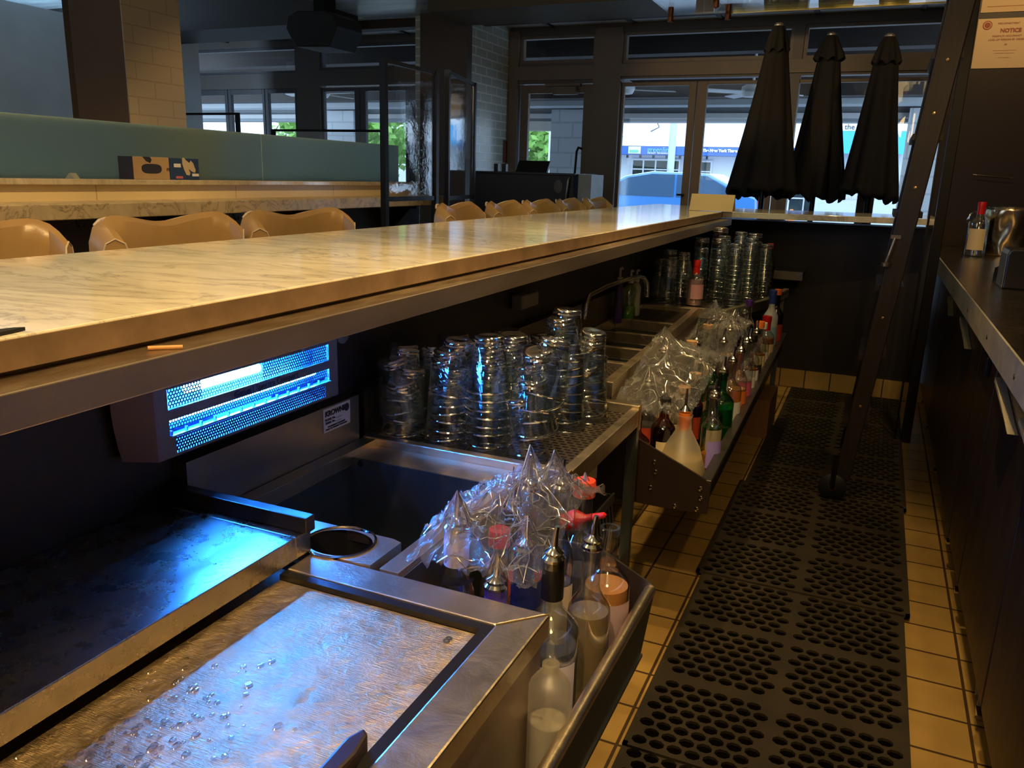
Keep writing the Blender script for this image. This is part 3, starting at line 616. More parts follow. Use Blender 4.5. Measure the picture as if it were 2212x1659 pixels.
# ---- open ice well, its rim and the cup holder
Z = .69
t = thing('ice_well', 'empty deep stainless ice well with a blue lit far rim', 'ice well', (-.8, 1.2, .3))
MB().box(-.998, -.965, .94, 1.452, Z - .03, Z).box(-.621, -.588, .94, 1.36, Z - .03, Z).box(-.965, -.588, 1.36, 1.451, Z - .03, Z - .014).box(-.998, -.965, .94, .95, Z, Z + .001).build('rim', STEEL_RIM, t, bevel=.002)
b = MB(); b.box(-.967, -.963, .94, 1.36, .30, Z - .03); b.box(-.623, -.619, .94, 1.36, .30, Z - .03); b.box(-.963, -.623, 1.356, 1.36, .30, Z - .012); b.box(-.963, -.623, .94, .944, .30, Z - .03); b.box(-.967, -.619, .94, 1.36, .296, .30)
b.build('basin', STEEL_DARK, t)
MB().lathe([(.008, 0), (.006, .003), (0, .004)], seg=14, M=Matrix.Translation((-.655, 1.356, .668)) @ Matrix.Rotation(pi / 2, 4, 'X')).build('rivet', BLACKM, t)
MB().lathe([(.008, 0), (.006, .003), (0, .004)], seg=14, M=Matrix.Translation((-.94, 1.356, .668)) @ Matrix.Rotation(pi / 2, 4, 'X')).build('rivet', BLACKM, t)
t = thing('cup_holder_plate', 'steel plate with a round black cup hole over the near corner of the ice well', 'cup holder', (-.72, .98, Z))
cx, cy, rr, n = -.725, .985, .055, 40; x0, x1, y0, y1 = -.84, -.638, .938, 1.035
inn = [(cx + rr * cos(2 * pi * i / n), cy + rr * .82 * sin(2 * pi * i / n)) for i in range(n)]
out = []
for i in range(n):
    a = 2 * pi * i / n; c_, s_ = cos(a), sin(a)
    tt = min([((x1 if c_ > 0 else x0) - cx) / c_ if abs(c_) > 1e-6 else 9, ((y1 if s_ > 0 else y0) - cy) / s_ if abs(s_) > 1e-6 else 9])
    out.append((cx + c_ * tt, cy + s_ * tt))
m = MB(); m.add([(*p, Z + .001) for p in inn] + [(*p, Z + .001) for p in out] + [(*p, Z - .004) for p in inn] + [(*p, Z - .02) for p in out],
    [(i, (i + 1) % n, n + (i + 1) % n, n + i)[::-1] for i in range(n)] + [(n + i, n + (i + 1) % n, 3 * n + (i + 1) % n, 3 * n + i)[::-1] for i in range(n)])
m.build('plate', STEEL_RIM, t, smooth=False)
MB().lathe([(rr, 0), (rr * .93, -.1), (0, -.1)], cx, cy, Z, 32).build('cup', mat('black_cup', (.008, .008, .01), .35), t, smooth=True)
MB().lathe([(rr, -.002), (rr + .004, .003), (rr, .004)], cx, cy, Z, 32).build('cup_rim', CHROME, t, smooth=True)
t['label'] = 'steel plate with a round black cup hole over the near corner of the ice well'

# ---- raised cover plate with black gasket bar
t = thing('ice_bin_cover', 'raised scratched steel cover plate left of the ice bin, lit blue', 'cover plate', (-.87, .4, Z))
MB().box(-1.028, -.744, -.45, .90, .694, .73).box(-.998, -.744, .90, .936, .694, .73).build('sheet', STEEL_PLAT, t, bevel=.0015)
MB().box(-1.028, -.736, .916, .938, .7305, .756).build('gasket_bar', BLACKP, t, bevel=.002)
# ---- ice bin
t = thing('ice_bin', 'large near stainless ice bin with a mitred rim', 'ice bin', (-.55, .3, 0))
rm = MB(); rm.prism([(-.744, .935), (-.744, .876), (-.398, .876), (-.342, .935)], .655, Z); rm.prism([(-.342, .935), (-.398, .876), (-.398, -.45), (-.342, -.45)], .655, Z)
rm.build('rim', STEEL_RIM, t, bevel=.003)
MB().tube([(-.397, .877, Z), (-.343, .934, Z)], .0012, 6).build('mitre_weld', mat('weld_line', (.12, .08, .04), .5), t)
gs = MB(); gs.box(-.744, -.398, .861, .876, .65, .688); gs.box(-.413, -.398, -.45, .861, .65, .688); gs.build('gasket', BLACKP, t)
MB().box(-.744, -.414, -.45, .860, .650, .679).build('sliding_lid', STEEL_LID, t)
dm = MB(); rn = random.Random(4)
for i in range(170):
    x, y = rn.gauss(-.64, .045), rn.gauss(.52, .07)
    if not (-.735 < x < -.43 and .3 < y < .8): continue
    r_ = rn.uniform(.0015, .005); dm.lathe([(r_, 0), (r_ * .8, r_ * .3), (0, r_ * .42)], x, y, .6795, 8, Matrix.Diagonal((1, rn.uniform(.7, 1.6), 1, 1)))
w_ = tag(dm.build('water_droplets', thin('water', (.9, .92, .95), .2, .8, .03, .5), smooth=True), 'beads of water on the near left of the ice bin lid', 'water'); w_['kind'] = 'stuff'
text('8', .022, face((-.445, .83, .680), R(0), 0), STEEL_DARK, 'stamped_number', t)
MB().prism([(-.43, .50), (-.412, .50), (-.410, .575), (-.416, .605), (-.426, .612), (-.434, .59)], .680, .705).build('lid_handle', mat('dark_handle', (.02, .01, .012), .35), t, bevel=.004)
MB().box(-1.02, -.350, -.45, .925, .10, .655).build('body', STEEL_RAIL, t)

# ---- perforated rubber sheets : real holes
def holed(x0, x1, y0, y1, z0, z1, px, py, rx, ry, nseg=8, ribs=None, stag=True, rect=False):
    m = MB(); nx = max(1, round((x1 - x0) / px)); ny = max(1, round((y1 - y0) / py)); dx = (x1 - x0) / nx; dy = (y1 - y0) / ny
    def solid(a, b, c, d):
        m.add([(a, c, z1), (b, c, z1), (b, d, z1), (a, d, z1)], [(0, 1, 2, 3)])
    def cell(a, b, c, d):
        cx, cy = (a + b) / 2, (c + d) / 2; hx, hy = (b - a) / 2, (d - c) / 2
        an = [pi / 4 + pi / 2 * k for k in range(4)] if rect else [2 * pi * (k + .5) / nseg for k in range(nseg)]
        q = len(an); i_, o_ = [], []
        for A in an:
            c_, s_ = cos(A), sin(A)
            if rect: i_.append((cx + math.copysign(rx, c_), cy + math.copysign(ry, s_)))
            else: i_.append((cx + rx * c_, cy + ry * s_))
            tt = min(hx / abs(c_) if abs(c_) > 1e-6 else 9, hy / abs(s_) if abs(s_) > 1e-6 else 9)
            if rect: o_.append((cx + math.copysign(hx, c_), cy + math.copysign(hy, s_)))
            else: o_.append((cx + c_ * tt, cy + s_ * tt))
        vs = [(*p, z1) for p in o_] + [(*p, z1) for p in i_] + [(*p, z0) for p in i_]
        fs = [(k, (k + 1) % q, q + (k + 1) % q, q + k) for k in range(q)] + [(q + k, q + (k + 1) % q, 2 * q + (k + 1) % q, 2 * q + k) for k in range(q)]
        if not rect:
            for cxn, cyn in ((a, c), (b, c), (b, d), (a, d)):
                k = min(range(q), key=lambda k: math.hypot((o_[k][0] + o_[(k + 1) % q][0]) / 2 - cxn, (o_[k][1] + o_[(k + 1) % q][1]) / 2 - cyn))
                vs.append((cxn, cyn, z1)); fs.append((k, len(vs) - 1, (k + 1) % q))
        m.add(vs, fs)
    for j in range(ny):
        c, d = y0 + j * dy, y0 + (j + 1) * dy
        if ribs and any(abs((c + d) / 2 - r) < dy / 2 for r in ribs[1]): solid(x0, x1, c, d); continue
        off = dx / 2 if stag and j % 2 else 0
        if off: solid(x0, x0 + off, c, d); solid(x1 - off, x1, c, d)
        for i in range(nx - (1 if off else 0)):
            a, b = x0 + off + i * dx, x0 + off + (i + 1) * dx
            if ribs and any(a <= r < b for r in ribs[0]) and not off: solid(a, a + dx * .0, c, d); cell(a, b, c, d)
            else: cell(a, b, c, d)
    for a, b, c, d in ((x0, x1, y0, y0), (x0, x1, y1, y1)): m.add([(a, c, z0), (b, c, z0), (b, c, z1), (a, c, z1)], [(0, 1, 2, 3)])
    for a in (x0, x1): m.add([(a, y0, z0), (a, y1, z0), (a, y1, z1), (a, y0, z1)], [(0, 1, 2, 3)])
    return m
MATG = None
for i, (x0, x1, y0, y1, zz, rz, lab) in enumerate(((-.385, .215, .70, 1.585, .002, 0, 'black holed rubber floor mat nearest the camera'), (-.385, .222, 1.57, 2.50, .008, 0, 'black holed rubber floor mat, second from the camera'),
        (-.405, .238, 2.49, 3.42, .014, 0, 'black holed rubber floor mat, third from the camera, wider on the right'), (-.385, .250, 3.41, 4.36, .008, 0, 'black holed rubber floor mat under the ladder wheel'),
        (-.375, .252, 4.36, 5.33, .002, 0, 'black holed rubber floor mat at the dark far end wall'))):
    t = thing('floor_mat', lab, 'floor mat', ((x0 + x1) / 2, (y0 + y1) / 2, 0), 'holed rubber floor mats in the aisle')
    xm = (x0 + x1) / 2; m = MB()
    for a, b in ((x0 + .012, xm - .006), (xm + .006, x1 - .012)):
        h = holed(a, b, y0 + .012, y1 - .012, zz + .002, zz + .009, .0405, .0345, .0182, .0158, ribs=((), (y0 + (y1 - y0) * .33, y0 + (y1 - y0) * .67)))
        m.add(h.v, h.f)
    m.box(x0, x0 + .012, y0, y1, zz, zz + .0095); m.box(x1 - .012, x1, y0, y1, zz, zz + .0095); m.box(xm - .006, xm + .006, y0 + .012, y1 - .012, zz, zz + .0095)
    m.box(x0, x1, y0, y0 + .012, zz, zz + .0095); m.box(x0, x1, y1 - .012, y1, zz, zz + .0095)
    m.build('web', RUBMAT, t); MB().box(x0 + .004, x1 - .004, y0 + .004, y1 - .004, zz, zz + .002).build('hole_shade_sheet', VOID, t)  # near-black sheet added: paints in the shade and dirty floor inside the holes

# ---- glass rack drainboard
t = thing('glass_drainboard', 'near stainless drainboard with a black mat full of stacked glasses', 'drainboard', (-.75, 1.7, 0))
m = MB(); m.box(-1.0, -.505, 1.452, 1.475, .655, Z + .004); m.box(-1.0, -.505, 1.985, 2.01, .63, Z + .010); m.box(-.530, -.505, 1.475, 1.985, .645, Z); m.box(-1.0, -.98, 1.475, 1.985, .655, Z)
m.build('rim', STEEL_RIM, t, bevel=.0025); MB().box(-.98, -.53, 1.475, 1.985, .655, .662).build('tray', STEEL_DARK, t)
for x, y in ((-.52, 1.995), (-.52, 1.47)): MB().box(x - .014, x + .012, y - .012, y + .012, 0, .645 if y > 1.5 else .655).build('leg', STEEL_DARK, t)
MB().box(-.98, -.53, 1.475, 2.0, .25, .262).build('shelf', STEEL_DARK, t)
h = holed(-.978, -.532, 1.477, 1.983, .668, .676, .0215, .0165, .0072, .0042, rect=True)
tag(h.build('bar_mat', DRMAT), 'black woven pattern rubber mat lying in the near drainboard', 'mat')
# pint glass, upside down
def glass_proto(name, rr, rb, h, lab):
    m = MB(); w_ = rr - rb
    m.lathe([(rr - .001, .002), (rr - w_ * .3, h * .3), (rr - w_ * .6, h * .6), (rr - w_ * .86, h * .84)], seg=28)
    m.lathe([(rr - .0028, .003), (rr - w_ * .3 - .0022, h * .3), (rr - w_ * .6 - .0025, h * .6), (rb - .004, h * .84), (rb * .6, h * .87), (0, h * .875)], seg=28)
    m.cur = 1
    m.lathe([(rr - .0005 + .0017 * cos(a), .0017 + .0017 * sin(a)) for a in [2 * pi * i / 6 for i in range(6)]], seg=28, closed=True)
    m.lathe([(rr - w_ * .86, h * .84), (rb + .0022, h * .865), (rb + .0026, h * .89), (rb + .0006, h * .915), (rb + .0018, h * .94), (rb + .0016, h * .965), (rb - .0015, h * .995), (rb - .005, h), (rb * .5, h * .99), (0, h * .985)], seg=28)
    return tag(m.build(name, [GLASS, GLASSB], smooth=True), lab, 'glass')
gp = glass_proto('pint_glass', .0450, .0285, .106, 'x'); gt_ = glass_proto('tall_glass', .042, .034, .155, 'x'); used = {}
def stack(kind, x, y, z0, n, d, lean, lab, grp, d0=None, sc=1.0):
    src = gp if kind == 'pint' else gt_
    z = z0; rn = random.Random(int((x + 9) * 1000))
    for k in range(n):
        o = src if kind not in used else src.copy()
        if kind in used: COL.objects.link(o)
        used[kind] = 1
        jx, jy = rn.uniform(-.0014, .0014), rn.uniform(-.0014, .0014); hz = z - z0
        o.location = (x + lean[0] * hz + jx, y + lean[1] * hz + jy, z); o.scale = (sc,) * 3
        o.rotation_euler = (-lean[1] * (1 if k else 0) + rn.uniform(-.015, .015), lean[0] * (1 if k else 0) + rn.uniform(-.015, .015), rn.random() * 6)
        o['label'] = ('bottom', 'second', 'third', 'fourth', 'fifth', 'sixth', 'seventh', 'eighth', 'ninth', 'tenth', 'eleventh')[k] + (' up' if k else '') + (' and topmost' if k == n - 1 else '') + ' glass, ' + lab; o['category'] = 'glass'; o['group'] = grp
        z += (d0 if d0 and k < 2 else d) * sc
ns = 0
for kind, x, y, n, d, lean, where in (
        ('pint', -.975, 1.58, 5, 0.0171, (.03, 0), 'dim stack against the back wall, leftmost on the near drainboard'), ('pint', -.930, 1.525, 5, 0.0181, (-.18, 0), 'leftmost front stack on the near drainboard'),
        ('pint', -.822, 1.522, 7, 0.0175, (.10, .02), 'second front stack from the left, near drainboard'), ('pint', -.728, 1.532, 8, 0.0166, (.02, 0), 'third front stack, blue lit, near drainboard'),
        ('pint', -.634, 1.540, 8, 0.0175, (.20, .02), 'tall front stack leaning right, just behind the bottles'), ('pint', -.735, 1.655, 7, 0.0171, (.05, 0), 'stack behind the third front stack, near drainboard'),
        ('pint', -.640, 1.790, 9, 0.0181, (-.09, 0), 'tallest gold lit stack at the right of the near drainboard'), ('pint', -.610, 1.885, 6, 0.0181, (-.16, 0), 'stack at the far right corner of the near drainboard'),
        ('tall', -.925, 1.655, 2, .028, (0, 0), 'dim pair of tall glasses in the second row, near drainboard'), ('tall', -.955, 1.80, 2, .035, (0, 0), 'tall pair against the wall, third row of the near drainboard'),
        ('tall', -.850, 1.745, 2, .036, (0, 0), 'tall pair behind the second front stack'), ('tall', -.745, 1.76, 2, .038, (0, 0), 'tall pair behind the third front stack'),
        ('tall', -.865, 1.92, 2, .040, (0, 0), 'tall pair in the last row by the wall, near drainboard'), ('tall', -.745, 1.90, 2, .038, (0, 0), 'tall pair in the last row, near the sink')):
    ns += 1; stack(kind, x, y, .6765, n, d, lean, where, 'glasses in stack %d of the near drainboard' % ns, .022, 1.13)

# ---- three bowl sink beyond
U = lambda y: -.653 - .043 * (y - 2.23)
t = thing('bar_sink', 'long stainless three bowl bar sink between the two glass racks', 'sink', (-.85, 3, 0))
m = MB(); yb_ = [2.23, 2.27, 2.50, 2.53, 2.74, 2.775, 3.03, 3.065, 3.33, 3.37, 3.79, 3.83]
m.prism([(U(2.23) - .03, 2.23), (U(2.23), 2.23), (U(3.83), 3.83), (U(3.83) - .03, 3.83)], .645, Z)
m.box(-1.0, -.985, 2.23, 3.83, .645, Z)
for a, b in ((2.23, 2.27), (2.50, 2.53), (2.745, 2.77), (3.035, 3.06), (3.34, 3.37), (3.79, 3.83)): m.box(-.985, U(a) - .03, a, b, .645, Z - (.0 if a in (2.23, 3.79) else .004))
m.build('rim', STEEL_RIM, t, bevel=.002)
for a, b in ((2.53, 2.745), (2.77, 3.035), (3.06, 3.34)):
    q = MB(); q.box(-.985, -.981, a, b, .40, .645); q.box(U(a) - .034, U(a) - .03, a, b, .40, .645); q.box(-.981, U(a) - .034, a, a + .004, .40, .66); q.box(-.981, U(a) - .034, b - .004, b, .40, .645); q.box(-.985, U(a) - .03, a, b, .395, .40)
    q.build('bowl', STEEL_DARK, t)
MB().prism([(U(2.23) - .006, 2.236), (U(2.23) - .002, 2.236), (U(3.83) - .002, 3.83), (U(3.83) - .006, 3.83)], .38, .644).build('apron', STEEL_RAIL, t)
MB().box(-1.0, U(2.23) - .008, 2.238, 2.244, .38, .644).build('end_panel', mat('stained_steel', (.30, .25, .18), .5, .5, var=.4, vs=20), t)
MB().box(-.984, U(2.3) - .032, 2.271, 2.499, .655, .66).box(-.984, U(3.8) - .03, 3.371, 3.789, .655, .66).build('drain_tray', STEEL_DARK, t)
tag(holed(-.98, U(2.3) - .034, 2.273, 2.497, .662, .670, .0215, .0165, .0072, .0042, rect=True).build('bar_mat', DRMAT), 'black rubber mat in the small drain section at the near end of the sink', 'mat')
tag(holed(-.98, U(3.8) - .032, 3.373, 3.787, .662, .670, .135, .03, .056, .010, rect=True, stag=False).build('slotted_mat', DRMAT), 'dark slotted mat in the drain section before the far glasses', 'mat')
t = thing('faucet', 'chrome swan neck tap reaching over the bar sink', 'faucet', (-1.0, 2.95, .75))
MB().tube([(-.995, 2.95, .74), (-.99, 2.95, .80), (-.985, 2.97, .83), (-.96, 3.1, .852), (-.93, 3.3, .864), (-.915, 3.40, .866), (-.905, 3.46, .856), (-.90, 3.505, .83), (-.90, 3.52, .795), (-.90, 3.52, .765)], .0095, 12).build('spout', CHROME, t, smooth=True)
MB().lathe([(0, 0), (.022, 0), (.02, .05), (.012, .06), (.012, .10), (0, .10)], -.975, 2.60, .70, 14).build('valve', CHROME, t, smooth=True)
MB().tube([(-.975, 2.60, .79), (-.93, 2.55, .80)], .005).build('lever', CHROME, t); MB().lathe([(0, -.03), (.012, -.03), (.012, 0), (0, 0)], -.975, 2.60, .70, 10).build('hot_mark', RED, t)
# wall clutter under the bar behind the racks
tag(MB().box(-1.028, -.99, 2.32, 2.46, .86, .905).build('wall_box', mat('dim_white_box', (.20, .18, .16), .6), bevel=.004), 'dim pale plastic box on the dark wall behind the glasses', 'box')
for x, y, z, r_, c_, lab in ((-1.01, 3.02, .955, .018, mat('dark_blue_disc', (.01, .01, .16), .4), 'small dark blue disc hanging on the wall under the bar'), (-1.01, 2.75, .975, .016, mat('tan_disc', (.30, .20, .12), .5), 'small tan knob on the wall under the bar shelf'), (-1.0, 1.38, .94, .022, mat('clear_knob', (.12, .15, .17), .2), 'pale round knob on the wall right of the insect lamp')):
    tag(MB().lathe([(0, .008), (r_, .006), (r_, -.006), (0, -.008)], seg=18, M=Matrix.Translation((x, y, z)) @ Matrix.Rotation(pi / 2, 4, 'Y')).build('round_dial', c_, smooth=True), lab, 'dial')
t = thing('floor_pipe_group', 'grey flexible pipes with brackets under the right cabinet', 'pipes', (.39, 2.3, .02))
for i in range(3): MB().tube([(.385 + .01 * i, 2.02 + .10 * i, .03), (.40, 2.10 + .10 * i, .10), (.42, 2.14 + .10 * i, .16)], .02, 10).build('pipe', mat('grey_pipe', (.16, .17, .18), .4), t, smooth=True)

# ---- pump bottles by the sink
def pump(x, y, z, h, r, colb, lab, colc=None, fill=None):
    t = thing('pump_bottle', lab, 'soap bottle', (x, y, z))
    MB().lathe([(0, 0), (r * .92, 0), (r, .008), (r * .86, h * .35), (r * .95, h * .6), (r * .6, h * .70), (.012, h * .74), (0, h * .74)], x, y, z, 20, Matrix.Diagonal((.7, 1, 1, 1))).build('bottle', colb, t, smooth=True)
    if fill: MB().lathe([(0, .003), (r * .88, .004), (r * .84, h * .28), (0, h * .28)], x, y, z, 20, Matrix.Diagonal((.66, .96, 1, 1))).build('soap', fill, t, smooth=True)
    MB().lathe([(0, h * .74), (.014, h * .74), (.014, h * .82), (.005, h * .84), (.005, h * .97), (0, h * .97)], x, y, z, 14).build('pump', colc or WHITEP, t, smooth=True)
    MB().tube([(x, y, z + h * .98), (x, y + .022, z + h * .985), (x, y + .035, z + h * .96)], .0045, 8).build('nozzle', colc or WHITEP, t); return t
pump(-.955, 3.44, .672, .215, .042, thin('green_clear', (.75, .9, .55), .15, .6, .1), 'clear soap pump bottle with green soap standing by the sink', fill=liquid('green_soap', (.25, .50, .04), .7))
pump(-.962, 3.56, .672, .205, .034, mat('milky_plastic', (.5, .52, .45), .4), 'white soap pump bottle just behind the green one')
pump(-.972, 3.33, .672, .235, .026, mat('purple_bottle', (.06, .03, .18), .3), 'dark purple slim pump bottle left of the green soap')

# ---- far glass rack
t = thing('far_glass_rack', 'far drainboard crowded with stacked glasses under the bar corner', 'drainboard', (-.75, 4.3, 0))
V = lambda y: -.60 + .26 * (y - 3.87) if y < 4.3 else -.49 + .08 * (y - 4.3)
MB().prism([(-1.0, 3.87), (-.60, 3.87), (-.475, 4.35), (-.42, 4.9), (-1.0, 4.9)], .665, .672).build('tray', STEEL_DARK, t)
MB().prism([(-.63, 3.85), (-.60, 3.85), (-.475, 4.35), (-.42, 4.9), (-.45, 4.9), (-.505, 4.35)], .64, Z - .004).box(-1.0, -.63, 3.85, 3.87, .64, Z - .004).build('rim', STEEL_RIM, t, bevel=.002)
for x, y in ((-.62, 3.9), (-.45, 4.85)): MB().box(x - .014, x + .014, y - .014, y + .014, 0, .64).build('leg', STEEL_DARK, t)
tag(holed(-.99, -.64, 3.89, 4.88, .673, .680, .07, .03, .026, .009, rect=True, stag=False).build('bar_mat', DRMAT), 'dark slotted mat under the far stacked glasses', 'mat')
tag(holed(-.635, -.475, 4.36, 4.88, .673, .680, .08, .035, .030, .010, rect=True, stag=False).build('bar_mat', DRMAT), 'slotted mat at the right end of the far drainboard', 'mat')
ns = 0
for kind, x, y, n, d, lean, where in (
        ('tall', -.96, 3.98, 3, .03, (.05, 0), 'dim left front stack of the far rack behind the tap'), ('tall', -.905, 3.93, 3, .03, (0, 0), 'second front stack of the far rack, right of the tap'),
        ('tall', -.945, 4.12, 4, .035, (0, 0), 'dark stack near the wall in the far rack'), ('pint', -.86, 4.02, 7, .021, (.06, 0), 'blue lit stack left of the pink bottle'),
        ('tall', -.80, 4.16, 5, .05, (0, 0), 'tall blue stack behind the pink bottle'), ('tall', -.705, 4.12, 6, .052, (.0, 0), 'tallest stack of the far rack with a clear top glass'),
        ('pint', -.615, 4.09, 9, .0225, (0, 0), 'gold lit front stack in the far rack'), ('pint', -.56, 4.20, 10, .0225, (-.02, 0), 'gold lit stack right of centre in the far rack'),
        ('pint', -.63, 4.30, 11, .0225, (0, 0), 'gold lit back stack in the far rack'), ('tall', -.575, 4.42, 6, .040, (0, 0), 'blue edged right hand stack of the far rack'),
        ('pint', -.715, 4.33, 10, .022, (0, 0), 'stack in the middle of the far rack'), ('pint', -.52, 4.50, 8, .0225, (-.03, 0), 'rightmost stack of the far rack beside the dark wall')):
    ns += 1; stack(kind, x, y, .6805, n, d, lean, where, 'glasses in stack %d of the far rack' % ns, .03)

# ================================================================ BOTTLES
LQ = {}
def bottle(x, y, z, H, r, lab, glass=None, liq=None, lvl=.5, lcol=None, lz=(.18, .5), top='pourer', sh=.62, nr=.0145, neck=None, yaw=-.9, tilt=(0, 0), coll=None, grp=None, name='liquor_bottle', prints=None, boxy=0):
    t = thing(name, lab, 'bottle', (x, y, z), grp); LOC[t.name] = Vector((0, 0, 0)); glass = glass or BOTG
    zs = H * sh
    pr_ = [(0, .004), (r * .8, 0), (r * .97, .003), (r, .012), (r, zs)] + [(nr + (r - nr) * (.5 + .5 * cos(pi * f)), zs + (H * .16) * f) for f in (.2, .4, .6, .8, 1)] + [(nr, H - .012), (nr + .0025, H - .011), (nr + .0025, H), (nr - .003, H)]
    MB().lathe(pr_, seg=24).build('body', glass, t, smooth=True)
    if liq:
        zl = H * lvl; q = [(0, .006), (r - .004, .008), (r - .0035, min(zs, zl))]
        if zl > zs:
            for f in (.3, .6, 1):
                zz = min(zs + H * .16 * f, zl); q.append((nr + (r - nr) * (.5 + .5 * cos(pi * (zz - zs) / (H * .16))) - .003 if zz < zs + H * .16 else nr - .003, zz))
            q.append((nr - .004 if zl >= zs + H * .16 else q[-1][0], zl))
        q.append((0, q[-1][1])); MB().lathe(q, seg=20).build('liquid', liq, t, smooth=True)
    if lcol:
        lm = MB().lathe([(r + .0007, H * lz[0]), (r + .0007, H * lz[1])], seg=14, a0=yaw - .95, a1=yaw + .95).build('label', lcol, t, smooth=True)
        if prints:
            for k, (s_, zz, sz, c_) in enumerate(prints):
                T = Matrix.Rotation(yaw, 4, 'Z') @ Matrix.Translation((r + .0012, 0, zz)) @ Matrix.Rotation(pi / 2, 4, 'Z') @ Matrix.Rotation(pi / 2, 4, 'X')
                tx = text(s_, sz, T, c_, 'print', None); tx.parent = lm
                for v in tx.data.vertices:
                    a = math.atan2(v.co.y, v.co.x); a = yaw + (a - yaw); rr_ = r + .0012; dd = math.hypot(v.co.x, v.co.y); v.co.x *= rr_ / dd; v.co.y *= rr_ / dd
    if neck: MB().lathe([(nr + .0022, H - .060), (nr + .0022, H), (nr, H + .001)], seg=18).build('neck_wrap', neck, t, smooth=True)
    if top == 'pourer':
        MB().lathe([(nr - .001, H - .004), (nr + .003, H), (nr + .003, H + .004), (nr - .001, H + .008), (nr + .0005, H + .013), (.008, H + .018), (.005, H + .022), (0, H + .022)], seg=18).build('pourer_collar', CHROME, t, smooth=True)
        MB().tube([(0, 0, H + .015), (.001, 0, H + .034), (.003, .001, H + .052)], [.006, .0048, .0036], 10).build('pourer_spout', CHROME, t, smooth=True)
    elif top == 'cork': MB().lathe([(0, H - .01), (nr - .003, H - .01), (nr - .002, H + .004), (nr + .005, H + .004), (nr + .005, H + .022), (0, H + .022)], seg=16).build('cork_stopper', CORKM, t, smooth=True)
    elif top: MB().lathe([(nr + .0035, H - .022), (nr + .004, H), (nr + .003, H + .006), (0, H + .006)], seg=18).build('cap', top, t, smooth=True)
    t.rotation_euler = (tilt[0], tilt[1], 0)
    return t
AMB = liquid('amber_liquor', (.55, .20, .03), .55); PEACH = liquid('peach_liquor', (.80, .36, .10), .75); CLEARL = liquid('clear_liquor', (.88, .88, .90), .06)
DARKL = liquid('dark_liquor', (.04, .015, .008), .8); PALE = liquid('pale_yellow', (.62, .52, .28), .8); GRL = liquid('green_liquor', (.10, .40, .03), .6); PINKL = liquid('pink_liquor', (.65, .42, .45), .6)
BLK = mat('black_neck', (.008, .008, .01), .35); LILAC = mat('lilac_label', (.25, .20, .60), .5); REDL = mat('red_label', (.5, .06, .03), .5); CREAML = mat('cream_label', (.62, .50, .32), .6)

# near speed rail
t = thing('near_speed_rail', 'near steel speed rail with a shiny rounded lip holding bottles', 'bottle rail', (-.35, .9, .5))
q = MB(); q.box(-.349, -.292, -.4, .937, .428, .434); q.box(-.371, -.292, .937, 1.296, .428, .434); q.box(-.585, -.371, .937, 1.296, .428, .434)
q.build('floor_plate', STEEL_DARK, t)
MB().prismy([(-.300, .428), (-.296, .428), (-.280, .556), (-.284, .556)], -.4, 1.296).build('front_panel', STEEL_DARK, t)
MB().tube([(-.288, -.4, .562), (-.288, 1.298, .562)], .0105, 14).build('rolled_lip', STEEL_RIM, t, smooth=True)
MB().prismy([(-.585, .428), (-.300, .428), (-.281, .572), (-.385, .622), (-.585, .622)], 1.296, 1.301).build('end_plate', STEEL, t)
MB().box(-.587, -.585, .94, 1.30, .40, .68).build('back_panel', STEEL_DARK, t)
B = bottle; nm = mat('navy_print_neck', (.012, .02, .12), .4)
B(-.366, 1.005, .435, .30, .043, 'clear round shouldered vodka bottle with a black neck wrap in the near speed rail', liq=CLEARL, lvl=.55, lcol=mat('lavender_white_label', (.60, .55, .68), .5), lz=(.08, .50), neck=BLK, yaw=-1.15,
  prints=[('HANDMADE', .009, .133, WHITEP), ('VODKA', .008, .118, INK)])
B(-.3195, .885, .435, .215, .0285, 'frosted pale bottle partly hidden behind the front corner of the ice bin', glass=FROSTG, liq=liquid('frost_fill', (.6, .6, .62), .8), lvl=.6, lcol=LILAC, lz=(.04, .16), top=None, sh=.835, nr=.009)
B(-.338, 1.100, .435, .285, .034, 'clear bottle of pale gold liquor with a copper ringed pourer, behind the vodka bottle', liq=liquid('straw', (.72, .58, .35), .3), lvl=.62, neck=None, lcol=None)
B(-.342, 1.205, .435, .275, .040, 'bottle of peach orange liquor at the far end of the near speed rail', liq=PEACH, lvl=.62, lcol=mat('grey_pink_label', (.42, .30, .33), .5), lz=(.20, .55), top=None, prints=[("'s", .03, .125, INK)])
B(-.435, 1.060, .435, .275, .030, 'bottle with a navy blue lettered neck in the second row of the near speed rail', neck=nm, lcol=nm, lz=(.55, .85), liq=CLEARL, prints=[('GREY', .008, .222, WHITEP)])
B(-.44, .968, .435, .255, .034, 'violet collared bottle with a steel pourer right against the ice bin rim', neck=mat('violet_wrap', (.10, .06, .45), .35), liq=CLEARL)
B(-.54, 1.035, .435, .30, .030, 'slim bottle with a white and navy neck label at the left of the plastic wrap', liq=CLEARL, neck=mat('white_navy_wrap', (.55, .52, .66), .5), lcol=INK, lz=(.72, .745), nr=.018, prints=[('MARTIN - WHITE', .006, .2195, WHITEP)])
B(-.505, 1.12, .435, .265, .034, 'bottle with a dark red cap under the plastic wrap in the near rail', liq=AMB, top=RED)
B(-.462, 1.135, .435, .345, .034, 'tall bottle whose wrapped pourer makes the left peak of the cling film', liq=CLEARL, lcol=REDL, lz=(.45, .62), yaw=-1.2)
B(-.425, 1.185, .435, .335, .028, 'tall bottle whose wrapped pourer makes the right peak of the cling film', liq=CLEARL, lcol=CREAML)
B(-.405, 1.25, .435, .325, .036, 'clear bottle with an orange red screw cap at the end of the near rail', liq=CLEARL, top=mat('orange_red_cap', (.7, .07, .02), .35), nr=.016)
